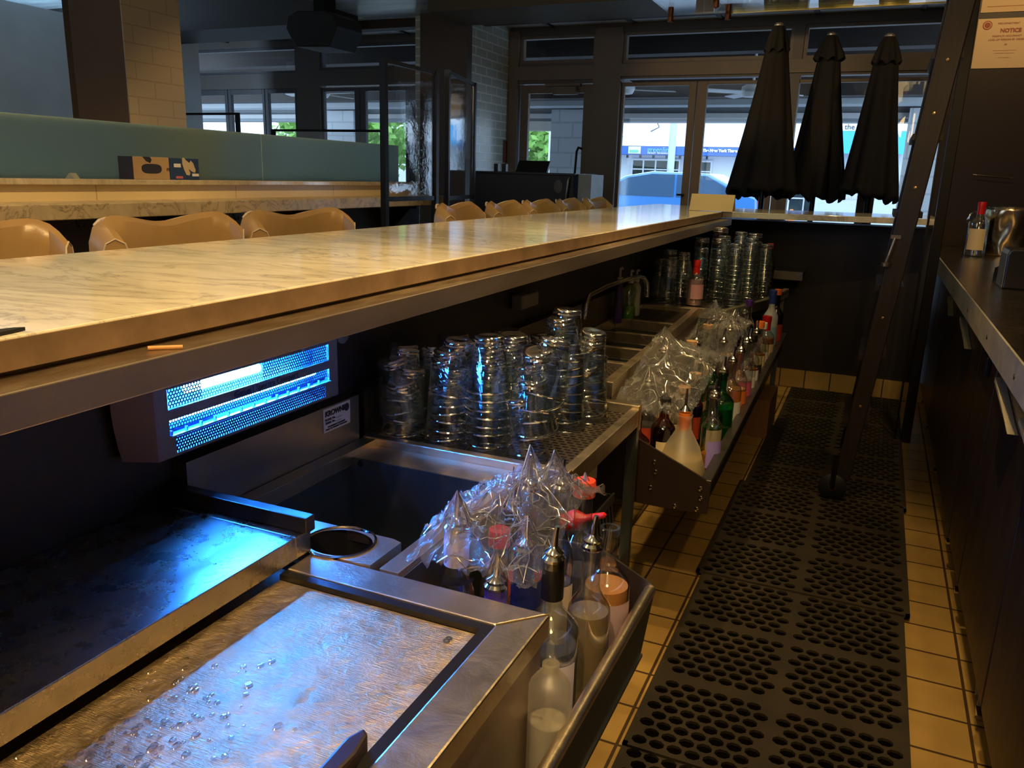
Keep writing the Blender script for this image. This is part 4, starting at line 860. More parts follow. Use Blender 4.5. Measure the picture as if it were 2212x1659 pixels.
B(-.52, 1.21, .435, .27, .036, 'dark bottle deep under the cling film in the near rail', glass=BOTAMB, liq=DARKL)

# ---- crumpled cling film
def wrap(name, lab, tips, x0, x1, y0, y1, zmin, slope, n=80, seed=1, rag=.03, keep=1.0):
    from mathutils import noise as N
    vs, idx, fs = [], {}, []
    def hf(x, y):
        h = -9
        for k, (tx, ty, tz) in enumerate(tips):
            d = math.hypot(x - tx, y - ty); a = math.atan2(y - ty, x - tx)
            v = tz - slope * (.62 * d + .055 * (1 - math.exp(-d / .022)))
            v -= .016 * min(1, d / .03) * abs(sin(a * 5 + k * 1.7 + 2 * N.noise((x * 30, y * 30, k))))
            h = max(h, v)
        return h + .012 * N.noise((x * 60 + seed, y * 60, 0)) + .009 * abs(N.noise((x * 130, y * 130, seed))) + .005 * abs(N.noise((x * 300, y * 300, seed)))
    for j in range(n + 1):
        for i in range(n + 1):
            x = x0 + (x1 - x0) * i / n; y = y0 + (y1 - y0) * j / n
            h = hf(x, y)
            edge = min(x - x0, x1 - x, y - y0, y1 - y) + rag * (N.noise((x * 25, y * 25, seed + 3)) + .3)
            if h > zmin and edge > 0: idx[i, j] = len(vs); vs.append((x + .004 * N.noise((x * 90, y * 90, 7)), y + .004 * N.noise((x * 90, y * 90, 9)), h))
    for j in range(n):
        for i in range(n):
            q = [idx.get(p) for p in ((i, j), (i + 1, j), (i + 1, j + 1), (i, j + 1))]
            if None not in q: fs.append(tuple(q))
    m = MB(); m.add(vs, fs); m.cur = 1; rn = random.Random(seed)
    for (tx, ty, tz) in tips:
        for q in range(15):
            a = rn.uniform(0, 2 * pi); L_ = rn.uniform(.03, .13); pts = []
            for u in range(9):
                f = u / 8; x, y = tx + cos(a) * L_ * f, ty + sin(a) * L_ * f; a += rn.uniform(-.12, .12)
                if not (x0 < x < x1 and y0 < y < y1): break
                pts.append((x, y, hf(x, y) + .0015))
            if len(pts) > 2: m.tube(pts, rn.uniform(.0005, .0012), 5, False)
    o = m.build(name, [WRAP, CREASE], smooth=True); return tag(o, lab, 'plastic wrap')
wrap('cling_film', 'crumpled clear cling film peaked over the bottles of the near speed rail', [(-.462, 1.135, .845), (-.430, 1.160, .842), (-.54, 1.035, .796), (-.515, 1.10, .77), (-.44, .968, .750), (-.405, 1.25, .775), (-.425, 1.045, .775)], -.585, -.372, .950, 1.290, .66, .72, 110, 2, .006)

# far speed rail
t = thing('far_speed_rail', 'long dark speed rail with a bolted end plate, crowded with bottles', 'bottle rail', (-.45, 3, .45))
RX = lambda y: -.336 - .0215 * (y - 2.07)
MB().prism([(-.60, 2.074), (RX(2.07) - .008, 2.074), (RX(4.5) - .008, 4.5), (-.66, 4.5)], .408, .414).build('floor_plate', BLACKM, t)
MB().prism([(RX(2.07) - .008, 2.074), (RX(2.07), 2.074), (RX(4.5), 4.5), (RX(4.5) - .008, 4.5)], .40, .488).build('front_panel', BLACKM, t)
MB().prism([(RX(2.07) - .012, 2.07), (RX(2.07) + .018, 2.07), (RX(4.5) + .018, 4.5), (RX(4.5) - .012, 4.5)], .484, .498).build('lip', steel('dark_lip_steel', (.13, .12, .11), .4, scr=.3), t, bevel=.002)
MB().prismy([(-.635, .40), (-.424, .398), (-.322, .403), (-.318, .487), (-.335, .500), (-.522, .583), (-.635, .583)], 2.066, 2.074).build('end_plate', mat('dark_plate', (.018, .010, .008), .4), t)
for x, z in ((-.475, .525), (-.47, .497), (-.48, .45), (-.345, .472), (-.342, .445), (-.35, .412), (-.41, .409)):
    MB().lathe([(.007, 0), (.006, .003), (0, .004)], seg=14, M=Matrix.Translation((x, 2.066, z)) @ Matrix.Rotation(pi / 2, 4, 'X')).build('bolt', CHROME, t, smooth=True)
# carafe in front
t = thing('frosted_carafe', 'frosted conical carafe of cloudy juice with an orange stopper, first in the far rail', 'carafe', (-.43, 2.21, .415))
MB().lathe([(0, 0), (.066, 0), (.070, .01), (.067, .06), (.049, .12), (.022, .17), (.018, .20), (.023, .215)], -.43, 2.21, .415, 28).build('vessel', FROSTG, t, smooth=True)
MB().lathe([(0, .004), (.062, .005), (.064, .05), (.057, .09), (0, .09)], -.43, 2.21, .415, 24).build('juice', PALE, t, smooth=True)
MB().lathe([(0, .17), (.013, .17), (.017, .22), (0, .222)], -.43, 2.21, .415, 18).build('orange_stopper', ORANGE, t, smooth=True)
MB().lathe([(.012, .222), (.018, .228), (.010, .236), (.004, .242), (.003, .29), (0, .29)], -.43, 2.21, .415, 16).build('pourer', CHROME, t, smooth=True)
FR = [ # x, y, H, r, glass, liquid, level, label colour, top, neck, description
 (-.56, 2.18, .20, .040, BOTAMB, DARKL, .6, CREAML, None, 'short dark bottle with a cream label beside the end plate'),
 (-.505, 2.28, .23, .036, BOTAMB, DARKL, .6, CREAML, BLK, 'dark round bottle under the film, left of the frosted carafe'),
 (-.37, 2.32, .25, .030, BOTG, AMB, .3, LILAC, 'pourer', 'slim bottle with a bright lilac label right of the carafe'),
 (-.58, 2.36, .25, .035, BOTG, CLEARL, .5, REDL, 'pourer', 'bottle with a red label low under the second film'),
 (-.48, 2.42, .22, .036, BOTG, PALE, .5, CREAML, 'cork', 'pale cork topped bottle behind the carafe'),
 (-.395, 2.45, .24, .034, BOTGREEN, GRL, .5, CREAML, BLK, 'green bottle with a cream label behind the lilac one'),
 (-.395, 2.60, .26, .043, BOTGREEN, GRL, .55, None, 'pourer', 'large bright green bottle in the far rail'),
 (-.56, 2.52, .27, .034, BOTG, AMB, .4, CREAML, 'pourer', 'amber bottle beneath the film near the sink'),
 (-.61, 2.66, .29, .034, BOTG, CLEARL, .5, None, 'pourer', 'tall clear bottle under the main peak of the second film'),
 (-.48, 2.58, .23, .034, BOTAMB, DARKL, .6, REDL, 'cork', 'dark bottle between the large green bottle and the sink'),
 (-.395, 2.78, .26, .040, BOTG, AMB, .42, WHITEP, 'pourer', 'wide flask of amber liquor behind the large green bottle'),
 (-.50, 2.74, .25, .034, BOTG, AMB, .3, CREAML, 'pourer', 'amber bottle with a cream label in the second row'),
 (-.555, 2.86, .28, .030, BOTG, CLEARL, .3, None, 'cork', 'clear cork topped decanter with a handle like neck near the sink edge'),
 (-.39, 2.92, .27, .033, BOTG, PEACH, .5, ORANGE, 'pourer', 'bottle with an orange label along the front of the far rail'),
 (-.48, 2.90, .24, .036, BOTGREEN, GRL, .6, None, BLK, 'dark green bottle in the second row of the far rail'),
 (-.39, 3.05, .28, .034, BOTG, PINKL, .5, mat('pink_label', (.6, .10, .22), .5), 'pourer', 'bottle with a pink label at the front of the far rail'),
 (-.475, 3.06, .27, .034, BOTG, CLEARL, .5, CREAML, 'pourer', 'clear tall bottle behind the pink labelled one'),
 (-.575, 3.05, .26, .036, BOTGREEN, GRL, .6, None, 'pourer', 'green bottle against the sink apron'),
 (-.395, 3.18, .26, .034, BOTG, CLEARL, .4, WHITEP, 'pourer', 'clear bottle with a white label, fifth from the far end at the front'),
 (-.48, 3.22, .29, .033, BOTG, AMB, .7, None, 'pourer', 'tall amber bottle in the middle of the far rail'),
 (-.57, 3.24, .28, .034, BOTG, CLEARL, .4, CREAML, 'cork', 'cork topped bottle by the sink under the third film'),
 (-.40, 3.31, .26, .034, BOTG, AMB, .5, WHITEP, BLK, 'amber bottle with black cap and white label near the far end'),
 (-.49, 3.38, .28, .033, BOTG, REDL and AMB, .6, REDL, 'pourer', 'bottle with a red label in the second row near the far end'),
 (-.405, 3.45, .25, .034, BOTG, CLEARL, .4, INK, 'pourer', 'clear bottle with a dark label near the far end'),
 (-.58, 3.42, .29, .033, BOTG, CLEARL, .4, None, 'pourer', 'clear bottle wrapped in film by the slotted mat'),
 (-.41, 3.60, .27, .034, BOTG, AMB, .5, CREAML, ORANGE, 'bottle with a copper orange cap in the far rail'),
 (-.50, 3.56, .28, .034, BOTAMB, DARKL, .6, REDL, 'pourer', 'brown bottle behind the copper capped one'),
 (-.415, 3.76, .24, .034, BOTG, CLEARL, .5, WHITEP, WHITEP, 'small clear bottle with white cap before the red waxed one'),
 (-.50, 3.74, .28, .034, BOTG, CLEARL, .4, None, 'pourer', 'clear bottle in the second row beside the far glasses')]
for i, (x, y, H_, r_, g_, l_, lv_, lc_, tp_, d_) in enumerate(FR):
    B(x, y, .415, H_, r_, d_, glass=g_, liq=l_, lvl=lv_, lcol=lc_, top=tp_, lz=(.15, .48), yaw=-1.0 + .1 * (i % 3), grp=None)
B(-.42, 3.93, .415, .245, .042, 'squat amber bottle sealed with dripping red wax near the end of the rail', liq=AMB, lvl=.6, lcol=CREAML, top=REDWAX, neck=REDWAX, nr=.018)
B(-.425, 4.12, .415, .345, .036, 'frosty white bottle with a tall blue cap at the end of the far rail', glass=mat('frosty_glass', (.5, .55, .62), .3), top=BLUEP, neck=BLUEP, lcol=mat('pale_blue_label', (.3, .45, .6), .5))
B(-.415, 4.25, .415, .335, .038, 'brown bottle with an orange cap, last in the far rail', glass=BOTAMB, liq=DARKL, lcol=REDL, top=mat('bright_orange_cap', (.75, .15, .03), .4))
B(-.52, 4.02, .415, .30, .034, 'bottle with a purple cap behind the red waxed one', liq=CLEARL, top=mat('purple_cap', (.08, .02, .3), .4))
B(-.77, 3.93, .682, .215, .040, 'pinkish bottle with a red pointed nozzle standing among the far glasses', liq=PINKL, lvl=.6, lcol=mat('rose_label', (.55, .3, .35), .5), top=RED, neck=RED, name='squeeze_bottle')
for x, y, H_, c_, lab in ((-.60, 4.60, .30, GREENC, 'dark bottle with a green cap behind the far glass stacks'), (-.68, 4.62, .30, PALEBLUE, 'bottle with a pale blue cap behind the far glass stacks'), (-.53, 4.72, .26, mat('faded_red_cap', (.4, .05, .05), .5), 'dim bottle with a reddish cap beyond the glasses')):
    B(x, y, .682, H_, .034, lab, glass=BOTAMB, liq=DARKL, top=c_)
wrap('cling_film', 'crumpled gold lit cling film peaked over the first bottles of the far rail', [(-.61, 2.66, .795), (-.56, 2.52, .74), (-.48, 2.42, .665), (-.58, 2.36, .72), (-.555, 2.86, .71), (-.505, 2.28, .665), (-.48, 2.58, .68)], -.645, -.42, 2.20, 2.93, .545, .55, 110, 5, .008)
wrap('cling_film', 'crumpled cling film over the middle bottles of the far rail by the slotted mat', [(-.57, 3.24, .73), (-.58, 3.42, .79), (-.48, 3.22, .77), (-.49, 3.38, .76), (-.48, 2.90, .68)], -.63, -.43, 2.95, 3.55, .56, .55, 80, 8, .01)

# ---- things stored under the near drainboard
t = thing('wire_crate', 'dark plastic lattice crate on the shelf under the near drainboard', 'crate', (-.6, 1.75, .27))
c = MB(); c.cur = 0
c.box(-.558, -.552, 1.56, 1.97, .263, .30); c.box(-.558, -.552, 1.56, 1.97, .43, .455)
for i in range(16):
    y = 1.56 + i * .0262
    c.tube([(-.555, y, .30), (-.555, y + .026, .365), (-.555, y, .43)], .003, 5, False)
c.build('lattice_side', mat('crate_grey', (.05, .045, .045), .5), t)
MB().box(-.90, -.559, 1.56, 1.565, .263, .45).box(-.90, -.559, 1.965, 1.97, .263, .45).box(-.90, -.895, 1.565, 1.965, .263, .45).box(-.895, -.559, 1.565, 1.965, .263, .268).build('basket', mat('crate_inner', (.03, .028, .03), .5), t)
bb = MB(); vs = []
for i in range(15):
    for k in range(24):
        f = i / 14; a = 2 * pi * k / 24; rr_ = .105 * sin(pi * min(.999, max(.02, f))) ** .6 * (1 + .12 * sin(3 * a + 4 * f) + .07 * sin(7 * a - 9 * f))
        vs.append((-.66 + rr_ * cos(a) * .8, 1.66 + rr_ * sin(a), .455 + .14 * f))
bb.add(vs, [(i * 24 + k, i * 24 + (k + 1) % 24, (i + 1) * 24 + (k + 1) % 24, (i + 1) * 24 + k) for i in range(14) for k in range(24)])
tag(bb.build('plastic_bag', mat('grey_plastic_bag', (.35, .32, .30), .45, bmp=.5, bs=30), smooth=True), 'grey rumpled plastic bag in the crate under the near drainboard', 'bag')
tag(MB().lathe([(0, 0), (.018, 0), (.022, .03), (.008, .05), (.006, .09), (0, .095)], -.50, 1.42, .60, 12, Matrix.Rotation(1.2, 4, 'Y')).build('red_nozzle', RED, smooth=True), 'red plastic nozzle poking out behind the orange capped bottle', 'nozzle')
t = thing('cardboard_box', 'small brown cardboard box on the floor under the end of the far rail', 'box', (-.44, 4.4, 0))
MB().box(-.55, -.385, 4.15, 4.5, 0.0, .20).build('carton', mat('cardboard', (.20, .10, .04), .8), t)

# ================================================================ RIGHT SIDE
t = thing('back_bar_counter', 'worn zinc topped back bar counter edged with nails', 'counter', (.6, 3, .9))
MB().box(.322, .95, .3, 5.86, .900, .914).build('top_sheet', ZINC, t, bevel=.002)
MB().box(.318, .324, .3, 5.86, .835, .914).build('edge_band', ZINC_EDGE, t, bevel=.0015)
MB().box(.324, .95, .3, 5.86, .86, .90).build('core', DARKWOOD, t)
for i, y in enumerate((5.55, 5.02, 4.40, 3.74, 3.14, 2.57, 2.04, 1.5)):
    MB().lathe([(.0075, 0), (.006, .002), (0, .0028)], seg=12, M=Matrix.Translation((.318, y, .872)) @ Matrix.Rotation(-pi / 2, 4, 'Y')).build('nail', CHROME, t, smooth=True)
MB().box(.5, .52, 1, 3.1, .9141, .9145).build('seam', DARKWOOD, t)
cabs = [(.75, 1.90), (1.90, 2.54), (2.54, 2.92), (2.92, 3.70), (3.70, 4.40), (4.40, 4.95), (4.95, 5.80)]
labs = ['dark steel back bar cabinet nearest the camera', 'dark back bar cabinet with a long steel handle, second from the camera', 'narrow dark back bar cabinet with a small black latch', 'dark back bar cabinet with a long handle in the middle of the run',
        'dark back bar cabinet with a short handle toward the far end', 'narrow dark cabinet beside the steel post', 'dark cabinet at the end of the back bar']
for i, ((a, b), lab) in enumerate(zip(cabs, labs)):
    t = thing('back_bar_cabinet', lab, 'cabinet', (.6, (a + b) / 2, 0), 'dark cabinets under the back bar')
    MB().box(.375, .94, a + .002, b - .002, .10, .858).build('carcass', CAB, t)
    d = MB().box(.352, .374, a + .006, b - .006, .13, .84).build('door', CAB, t, bevel=.003)
    if i not in (2, 5, 6):
        yh = b - .10 if i == 0 else (a + b) / 2
        L_ = .16 if i in (0, 1, 3) else .09
        MB().prismx([(yh - L_, .735), (yh - L_ + .015, .735), (yh + L_, .80), (yh + L_, .788)], .328, .350).build('handle', ZINC_EDGE, d)
        MB().prismx([(yh - L_, .73), (yh + L_, .785), (yh + L_ * .6, .60), (yh - L_ * .2, .56)], .3515, .3525).build('recess', BLACKP, d)
    elif i == 2: MB().box(.338, .352, a + .12, a + .22, .74, .80).build('latch', BLACKP, d, bevel=.004)
    for yy in (a + .08, b - .08):
        MB().lathe([(0, 0), (.016, 0), (.016, .012), (.008, .02), (.008, .10), (0, .10)], .42, yy, 0, 12).build('foot', CHROME, t)
    MB().prismx([(a + .02, .10), (a + .06, .10), (a + .04, .085)], .352, .37).build('hinge', CHROME, d)
struct(MB().box(.44, .46, .3, 5.86, 0, .10).build('baseboard_right', BASETY))
# dark end wall with notices
struct(MB().box(.30, .95, 5.95, 6.05, 0, 2.8).build('wall_back_bar', mat('maroon_black_wall', (.016, .006, .006), .5)))
t = thing('steel_post', 'slim vertical steel post between the ladder and the back bar', 'post', (.265, 4.45, 0))
MB().box(.246, .292, 4.44, 4.475, 0, 2.75).build('channel', BLACKM, t, bevel=.003); MB().box(.215, .225, 4.46, 4.47, 0, 2.75).build('side_strip', BLACKM, t)
t = thing('occupancy_notice', 'cream paper notice with round red seal on the dark wall above the back bar', 'notice', (.52, 5.94, 2.1))
MB().box(.396, .70, 5.945, 5.949, 1.985, 2.265).build('paper', mat('aged_paper', (.66, .47, .28), .7), t)
pr1 = mat('red_brown_print', (.32, .06, .04), .6)
MB().lathe([(.026, 0), (.0, .001)], seg=24, M=Matrix.Translation((.448, 5.944, 2.228)) @ Matrix.Rotation(pi / 2, 4, 'X')).build('seal', pr1, t)
MB().lathe([(.020, 0), (.0165, .0006)], seg=24, M=Matrix.Translation((.448, 5.9425, 2.228)) @ Matrix.Rotation(pi / 2, 4, 'X')).build('seal_ring', PAPER, t)
text('NOTICE', .030, face((.575, 5.943, 2.195)), pr1, 'heading', t, bold=.0012)
for i, (s_, z_) in enumerate((('FIRE DEPARTMENT', 2.235), ('MAXIMUM OCCUPANCY', 2.165), ('LOAD OF PERSONS BY ORDER', 2.145), ('24', 2.118), ('__________________', 2.09), ('_______________', 2.075), ('_________', 2.05))):
    text(s_, .014, face((.56, 5.943, z_)), pr1, 'line', t)
t = thing('upper_notice', 'second cream notice above the seal notice, cut off by the frame', 'notice', (.52, 5.94, 2.4))
MB().box(.40, .70, 5.945, 5.949, 2.30, 2.50).build('paper', mat('aged_paper_2', (.60, .42, .25), .7), t)
MB().box(.43, .68, 5.944, 5.945, 2.33, 2.333).build('line', pr1, t)
tag(MB().tube([(.50, 5.93, 1.36), (.62, 5.93, 1.35), (.72, 5.93, 1.345)], .003, 6).build('wall_wire', CHROME), 'thin metal rod on the dark wall above the ice bucket', 'rod')
# red cap bottle
t = B(.505, 5.16, .915, .285, .050, 'square clear bottle with red wax top and cream label on the zinc counter', lcol=CREAML, lz=(.12, .52), top=REDWAX, neck=REDWAX, nr=.017, yaw=-1.75, liq=CLEARL, lvl=.1)
MB().tube([(-.05 + 0, 0, .16), (-.058, 0, .19), (-.05, 0, .225), (-.022, 0, .24)], .006, 8).build('glass_handle', BOTG, t, smooth=True)
# hammered bucket
t = thing('hammered_bucket', 'dented shiny steel ice bucket behind the red topped bottle', 'bucket', (.66, 5.3, .914))
vs = []; nb, sb = 18, 48
from mathutils import noise as MN
for i in range(nb + 1):
    for k in range(sb):
        f = i / nb; a = 2 * pi * k / sb; r0 = .105 + .015 * f
        r0 += .010 * MN.noise((cos(a) * 2.2, sin(a) * 2.2, f * 3)) * (1 if .05 < f < .96 else .2)
        vs.append((.665 + r0 * cos(a), 5.34 + r0 * sin(a), .9145 + .262 * f))
MB().add(vs, [(i * sb + k, i * sb + (k + 1) % sb, (i + 1) * sb + (k + 1) % sb, (i + 1) * sb + k) for i in range(nb) for k in range(sb)]).build('bowl', mat('hammered_steel', (.62, .50, .34), .18, 1), t, smooth=True, solid=.003)
MB().tube([(.665 + .12 * cos(a), 5.34 + .12 * sin(a), 1.177) for a in [2 * pi * k / 40 for k in range(41)]], .003, 6).build('rolled_rim', CHROME, t)
tag(MB().lathe([(0, 0), (.03, 0), (.028, .04), (.01, .05), (0, .05)], .50, 3.95, .9145, 12).build('black_pourer_cap', BLACKP, smooth=True), 'small dark object on the counter behind the black printer', 'cap')
t = thing('receipt_printer', 'small black and grey box shaped receipt printer on the zinc counter', 'printer', (.52, 3.55, .914))
MB().prismy([(.452, .915), (.60, .915), (.60, 1.058), (.470, 1.062), (.458, 1.056), (.452, 1.04)], 3.50, 3.66).build('case', BLACKP, t, bevel=.006)
MB().prismy([(.449, .92), (.452, .915), (.452, 1.04), (.458, 1.056), (.455, 1.057), (.449, 1.042)], 3.50, 3.66).build('side_shell', mat('grey_shell', (.16, .18, .19), .35), t)
MB().box(.4478, .449, 3.51, 3.52, .93, .965).build('slot', BLACKP, t)

# ---- rolling ladder
t = thing('rolling_ladder', 'dark wooden rolling library ladder leaning over the aisle, with bolts and a floor wheel', 'ladder', (0, 3.55, 0))
LX = lambda z: -.012 + .0945 * z
def stile(y0, y1, w_=.040):
    m = MB(); m.add([(LX(z) - w_ * (.7 + .18 * z), y, z) if s_ < 0 else (LX(z) + w_ * (.7 + .18 * z), y, z) for z in (.10, 2.55) for y in (y0, y1) for s_ in (-1, 1)],
        [(0, 2, 3, 1), (4, 5, 7, 6), (0, 1, 5, 4), (2, 6, 7, 3), (0, 4, 6, 2), (1, 3, 7, 5)])
    return m.build('side_rail', DARKWOOD, t, bevel=.004)
stile(3.40, 3.43); stile(3.86, 3.89)
for i in range(8):
    z = .32 + i * .28; MB().box(LX(z) - .05, LX(z) + .05, 3.431, 3.859, z, z + .022).build('tread', DARKWOOD, t)
for z in (.42, .78, 1.27, 1.53, 1.71, 1.93): MB().lathe([(.007, 0), (.0055, .003), (0, .004)], seg=12, M=Matrix.Translation((LX(z), 3.40, z)) @ Matrix.Rotation(pi / 2, 4, 'X')).build('bolt', mat('brass_bolt', (.6, .38, .18), .3, 1), t, smooth=True)
hd = MB(); hd.box(.050, .084, 3.392, 3.400, 1.082, 1.096); hd.tube([(.066, 3.394, 1.085), (.052, 3.388, 1.02), (.045, 3.39, .99)], .006, 8); hd.lathe([(0, -.01), (.016, -.006), (.016, .006), (0, .01)], .045, 3.388, .985, 12)
hd.build('guide_bracket', mat('bracket_steel', (.30, .25, .19), .35, .9), t, smooth=False)
wh = MB(); wh.lathe([(.0, -.013), (.048, -.013), (.055, -.008), (.055, .008), (.048, .013), (0, .013)], seg=28, M=Matrix.Translation((-.035, 3.38, .075)) @ Matrix.Rotation(pi / 2, 4, 'X'))
wl = wh.build('wheel', BLACK, t, smooth=True)
MB().lathe([(0, -.016), (.014, -.016), (.014, .016), (0, .016)], seg=14, M=Matrix.Translation((-.035, 3.38, .075)) @ Matrix.Rotation(pi / 2, 4, 'X')).build('axle', BRASS, wl, smooth=True)
MB().box(-.045, -.025, 3.362, 3.366, .07, .20).box(-.045, -.025, 3.394, 3.398, .07, .20).build('wheel_fork', BLACKM, t)

# ---- bottles and jars on the hanging shelf
SHB = [(-.79, 4.93, .05, 'wide jar of olive brown contents at the left of the hanging shelf', liquid('olive_fill', (.35, .27, .05), .6)), (-.66, 4.90, .040, 'amber jar on the hanging shelf, second from the left', liquid('orange_fill', (.6, .25, .04), .6)),
       (-.52, 4.93, .038, 'blue based clear bottle on the hanging shelf', liquid('blue_fill', (.12, .15, .5), .5)), (-.40, 4.90, .052, 'clear jar with gold flecks on the hanging shelf', liquid('gold_fill', (.55, .42, .15), .3)),
       (-.16, 4.92, .050, 'clear jar near the middle right of the hanging shelf', liquid('yellow_fill', (.5, .42, .1), .5)), (-.035, 4.90, .042, 'orange brown jar on the hanging shelf', liquid('brown_fill', (.55, .22, .04), .6)), (.12, 4.92, .050, 'pale gold jar at the right of the hanging shelf near the ladder', liquid('palegold_fill', (.6, .45, .2), .4))]
for x, y, r_, lab, lq in SHB: bottle(x, y, 2.213, .30, r_, lab, liq=lq, lvl=.5, top='cork', name='shelf_bottle')

# ================================================================ OUTSIDE
struct(MB().box(-14, 6, 8.1, 12.2, -.06, 0).build('floor_patio', mat('patio_paving', (.30, .31, .33), .7)))
struct(MB().box(-14, 6, 8.1, 11.6, 2.75, 2.80).build('ceiling_patio', bricks('patio_boards', (.42, .42, .42), (.36, .36, .36), (.12, .12, .12), 3, .12, .006, .35, 'xy')))
tag(MB().box(-14, 6, 8.9, 9.12, 2.555, 2.75).build('patio_beam', mat('dark_patio_beam', (.03, .022, .02), .6)), 'dark beam under the patio ceiling just outside the high windows', 'beam')
tag(MB().box(-14, 6, 10.2, 10.5, 2.245, 2.75).build('patio_beam', bpy.data.materials['dark_patio_beam']), 'deep dark beam farther out under the patio ceiling', 'beam')
tag(MB().box(-14, 6, 10.5, 10.85, 2.18, 2.245).build('patio_duct', mat('white_duct', (.42, .47, .52), .5)), 'pale boxed duct under the patio ceiling', 'duct')
tag(MB().box(-14, 6, 11.2, 11.5, 2.03, 2.75).build('patio_fascia', mat('grey_fascia', (.25, .28, .31), .5)), 'grey fascia with rolled blinds at the open edge of the patio', 'fascia')
tag(MB().box(-14, 6, 11.12, 11.2, 2.07, 2.13).build('blind_roller', mat('roller_white', (.6, .62, .64), .5)), 'long white blind roller on the patio fascia', 'roller')
for x0, x1, lab in ((-4.32, -3.75, 'grey block patio column seen through the single glass door'), (.17, 1.1, 'grey block patio column at the far right behind the parasols'), (-8.3, -7.6, 'pale brick patio column behind the left windows')):
    tag(MB().box(x0, x1, 10.95, 11.1, 0, 2.17).build('patio_column', BRICKX), lab, 'column')
tag(MB().box(-5.2, -4.32, 11.15, 11.25, 1.90, 2.03).build('rolled_blind', mat('cream_blind', (.62, .60, .56), .6)), 'cream rolled blind hanging above the opening left of the block column', 'blind')
fan0 = None
for x, y, lab in ((-2.78, 9.2, 'white ceiling fan seen through the first folding door'), (-6.9, 9.2, 'white ceiling fan seen through the left windows'), (-4.9, 9.6, 'white ceiling fan seen beside the divider screen'), (-1.45, 9.7, 'white ceiling fan seen left of the tallest parasol')):
    if fan0 is None:
        fan0 = thing('ceiling_fan', lab, 'fan', (0, 0, 0), 'patio ceiling fans')
        W_ = mat('fan_white', (.62, .66, .70), .4)
        MB().tube([(0, 0, .14), (0, 0, .55)], .015).build('down_rod', W_, fan0)
        MB().lathe([(0, -.02), (.10, -.01), (.13, .04), (.12, .10), (.04, .14), (0, .14)], seg=24).build('motor', W_, fan0, smooth=True)
        for k in range(4):
            T = Matrix.Rotation(k * pi / 2 + .5, 4, 'Z') @ Matrix.Rotation(.15, 4, 'X'); MB().box(.12, .58, -.06, .06, .03, .04, T).build('blade', W_, fan0)
        fan0.location = (x, y, 2.20)
    else: dup(fan0, (x, y, 2.20), (0, 0, x), lab)
struct(MB().box(-60, 30, 12.2, 40, -.10, -.02).build('floor_street', mat('asphalt', (.16, .17, .19), .8)))
struct(MB().box(-60, 30, 21.5, 26, -.02, .05).build('floor_sidewalk', mat('sidewalk', (.5, .5, .5), .8)))
# shops across the street
bw_ = mat('white_render', (.62, .66, .72), .7); awn = mat('blue_awning', (.02, .10, .42), .6)
t = thing('street_shop', 'white single storey shop row with a blue awning band across the street', 'building', (-6, 27, 0))
MB().box(-30, 12, 26.4, 30, 0, 2.3).build('wall', bw_, t); MB().box(-30, 12, 26.0, 30, 2.3, 4.8).build('parapet', mat('bright_parapet', (.85, .87, .90), .7), t)
MB().prismx([(25.5, 2.03), (26.4, 2.03), (26.4, 2.30), (25.5, 2.27)], -10.5, -1.9).build('awning', awn, t)
text('greenline', .21, face((-6.43, 25.48, 2.17)), mat('teal_letters', (.12, .45, .60), .5), 'sign_lettering', t, .01)
text('FLORIST WORKROOM', .075, face((-6.43, 25.48, 2.07)), WHITEP, 'sign_lettering', t, .01)
text('The New York Times', .115, face((-4.60, 25.48, 2.17)), mat('white_letters', (.8, .82, .85), .5), 'sign_lettering', t, .01, bold=.006)
q = MB().box(-7.42, -6.98 - .45 + .0 + .40, 25.46, 25.49, 2.05, 2.26).build('sign_logo', mat('cream_sign', (.6, .62, .45), .5), t); MB().box(-7.38, -7.1, 25.45, 25.46, 2.08, 2.16).build('green_wave', mat('sign_green', (.10, .4, .3), .5), q)
for i in range(7): MB().box(-7.6 + i * .42, -7.55 + i * .42, 25.9, 26.0, 1.93, 2.02).build('lamp', INK, t)
for x0, x1, z0, z1, nx, nz in ((-7.55, -5.95, .95, 1.92, 4, 3), (-5.80, -4.95, .9, 1.90, 2, 3), (-4.2, -3.2, .5, 1.98, 3, 3), (-2.6, -1.2, .3, 1.98, 3, 3), (-11, -8.4, .4, 1.9, 4, 2), (-16, -12, .4, 1.9, 5, 2), (1.5, 5, .4, 1.9, 4, 2)):
    f = MB(); f.frame(x0, x1, z0, z1, 26.32, 26.39, .05)
    for i in range(1, nx): f.box(x0 + (x1 - x0) * i / nx - .02, x0 + (x1 - x0) * i / nx + .02, 26.33, 26.39, z0 + .05, z1 - .05)
    for i in range(1, nz): f.box(x0 + .05, x1 - .05, 26.34, 26.38, z0 + (z1 - z0) * i / nz - .02, z0 + (z1 - z0) * i / nz + .02)
    f = f.build('window', bw_, t); MB().box(x0 + .05, x1 - .05, 26.385, 26.395, z0 + .05, z1 - .05).build('pane', mat('dark_shop_glass', (.03, .045, .045), .15, var=.5, vs=2), f)
t = thing('corner_shop', 'shop front with bright blue awning and a red and white lightbox sign across the street', 'building', (-.5, 25, 0))
MB().box(-1.75, 5, 25.3, 26, 0, 2.2).build('wall', mat('grey_shop_wall', (.42, .47, .52), .7), t)
MB().prismx([(24.6, 2.12), (25.3, 2.2), (25.3, 2.72), (24.9, 2.72)], -1.75, .38).build('awning', mat('cyan_awning', (.02, .30, .62), .5), t)
MB().box(-1.75, .42, 24.95, 25.2, 2.73, 3.02).build('sign_box', mat('white_sign', (.8, .84, .88), .5), t); MB().box(-1.65, .30, 24.94, 24.95, 2.94, 3.00).build('red_band', RED, t)
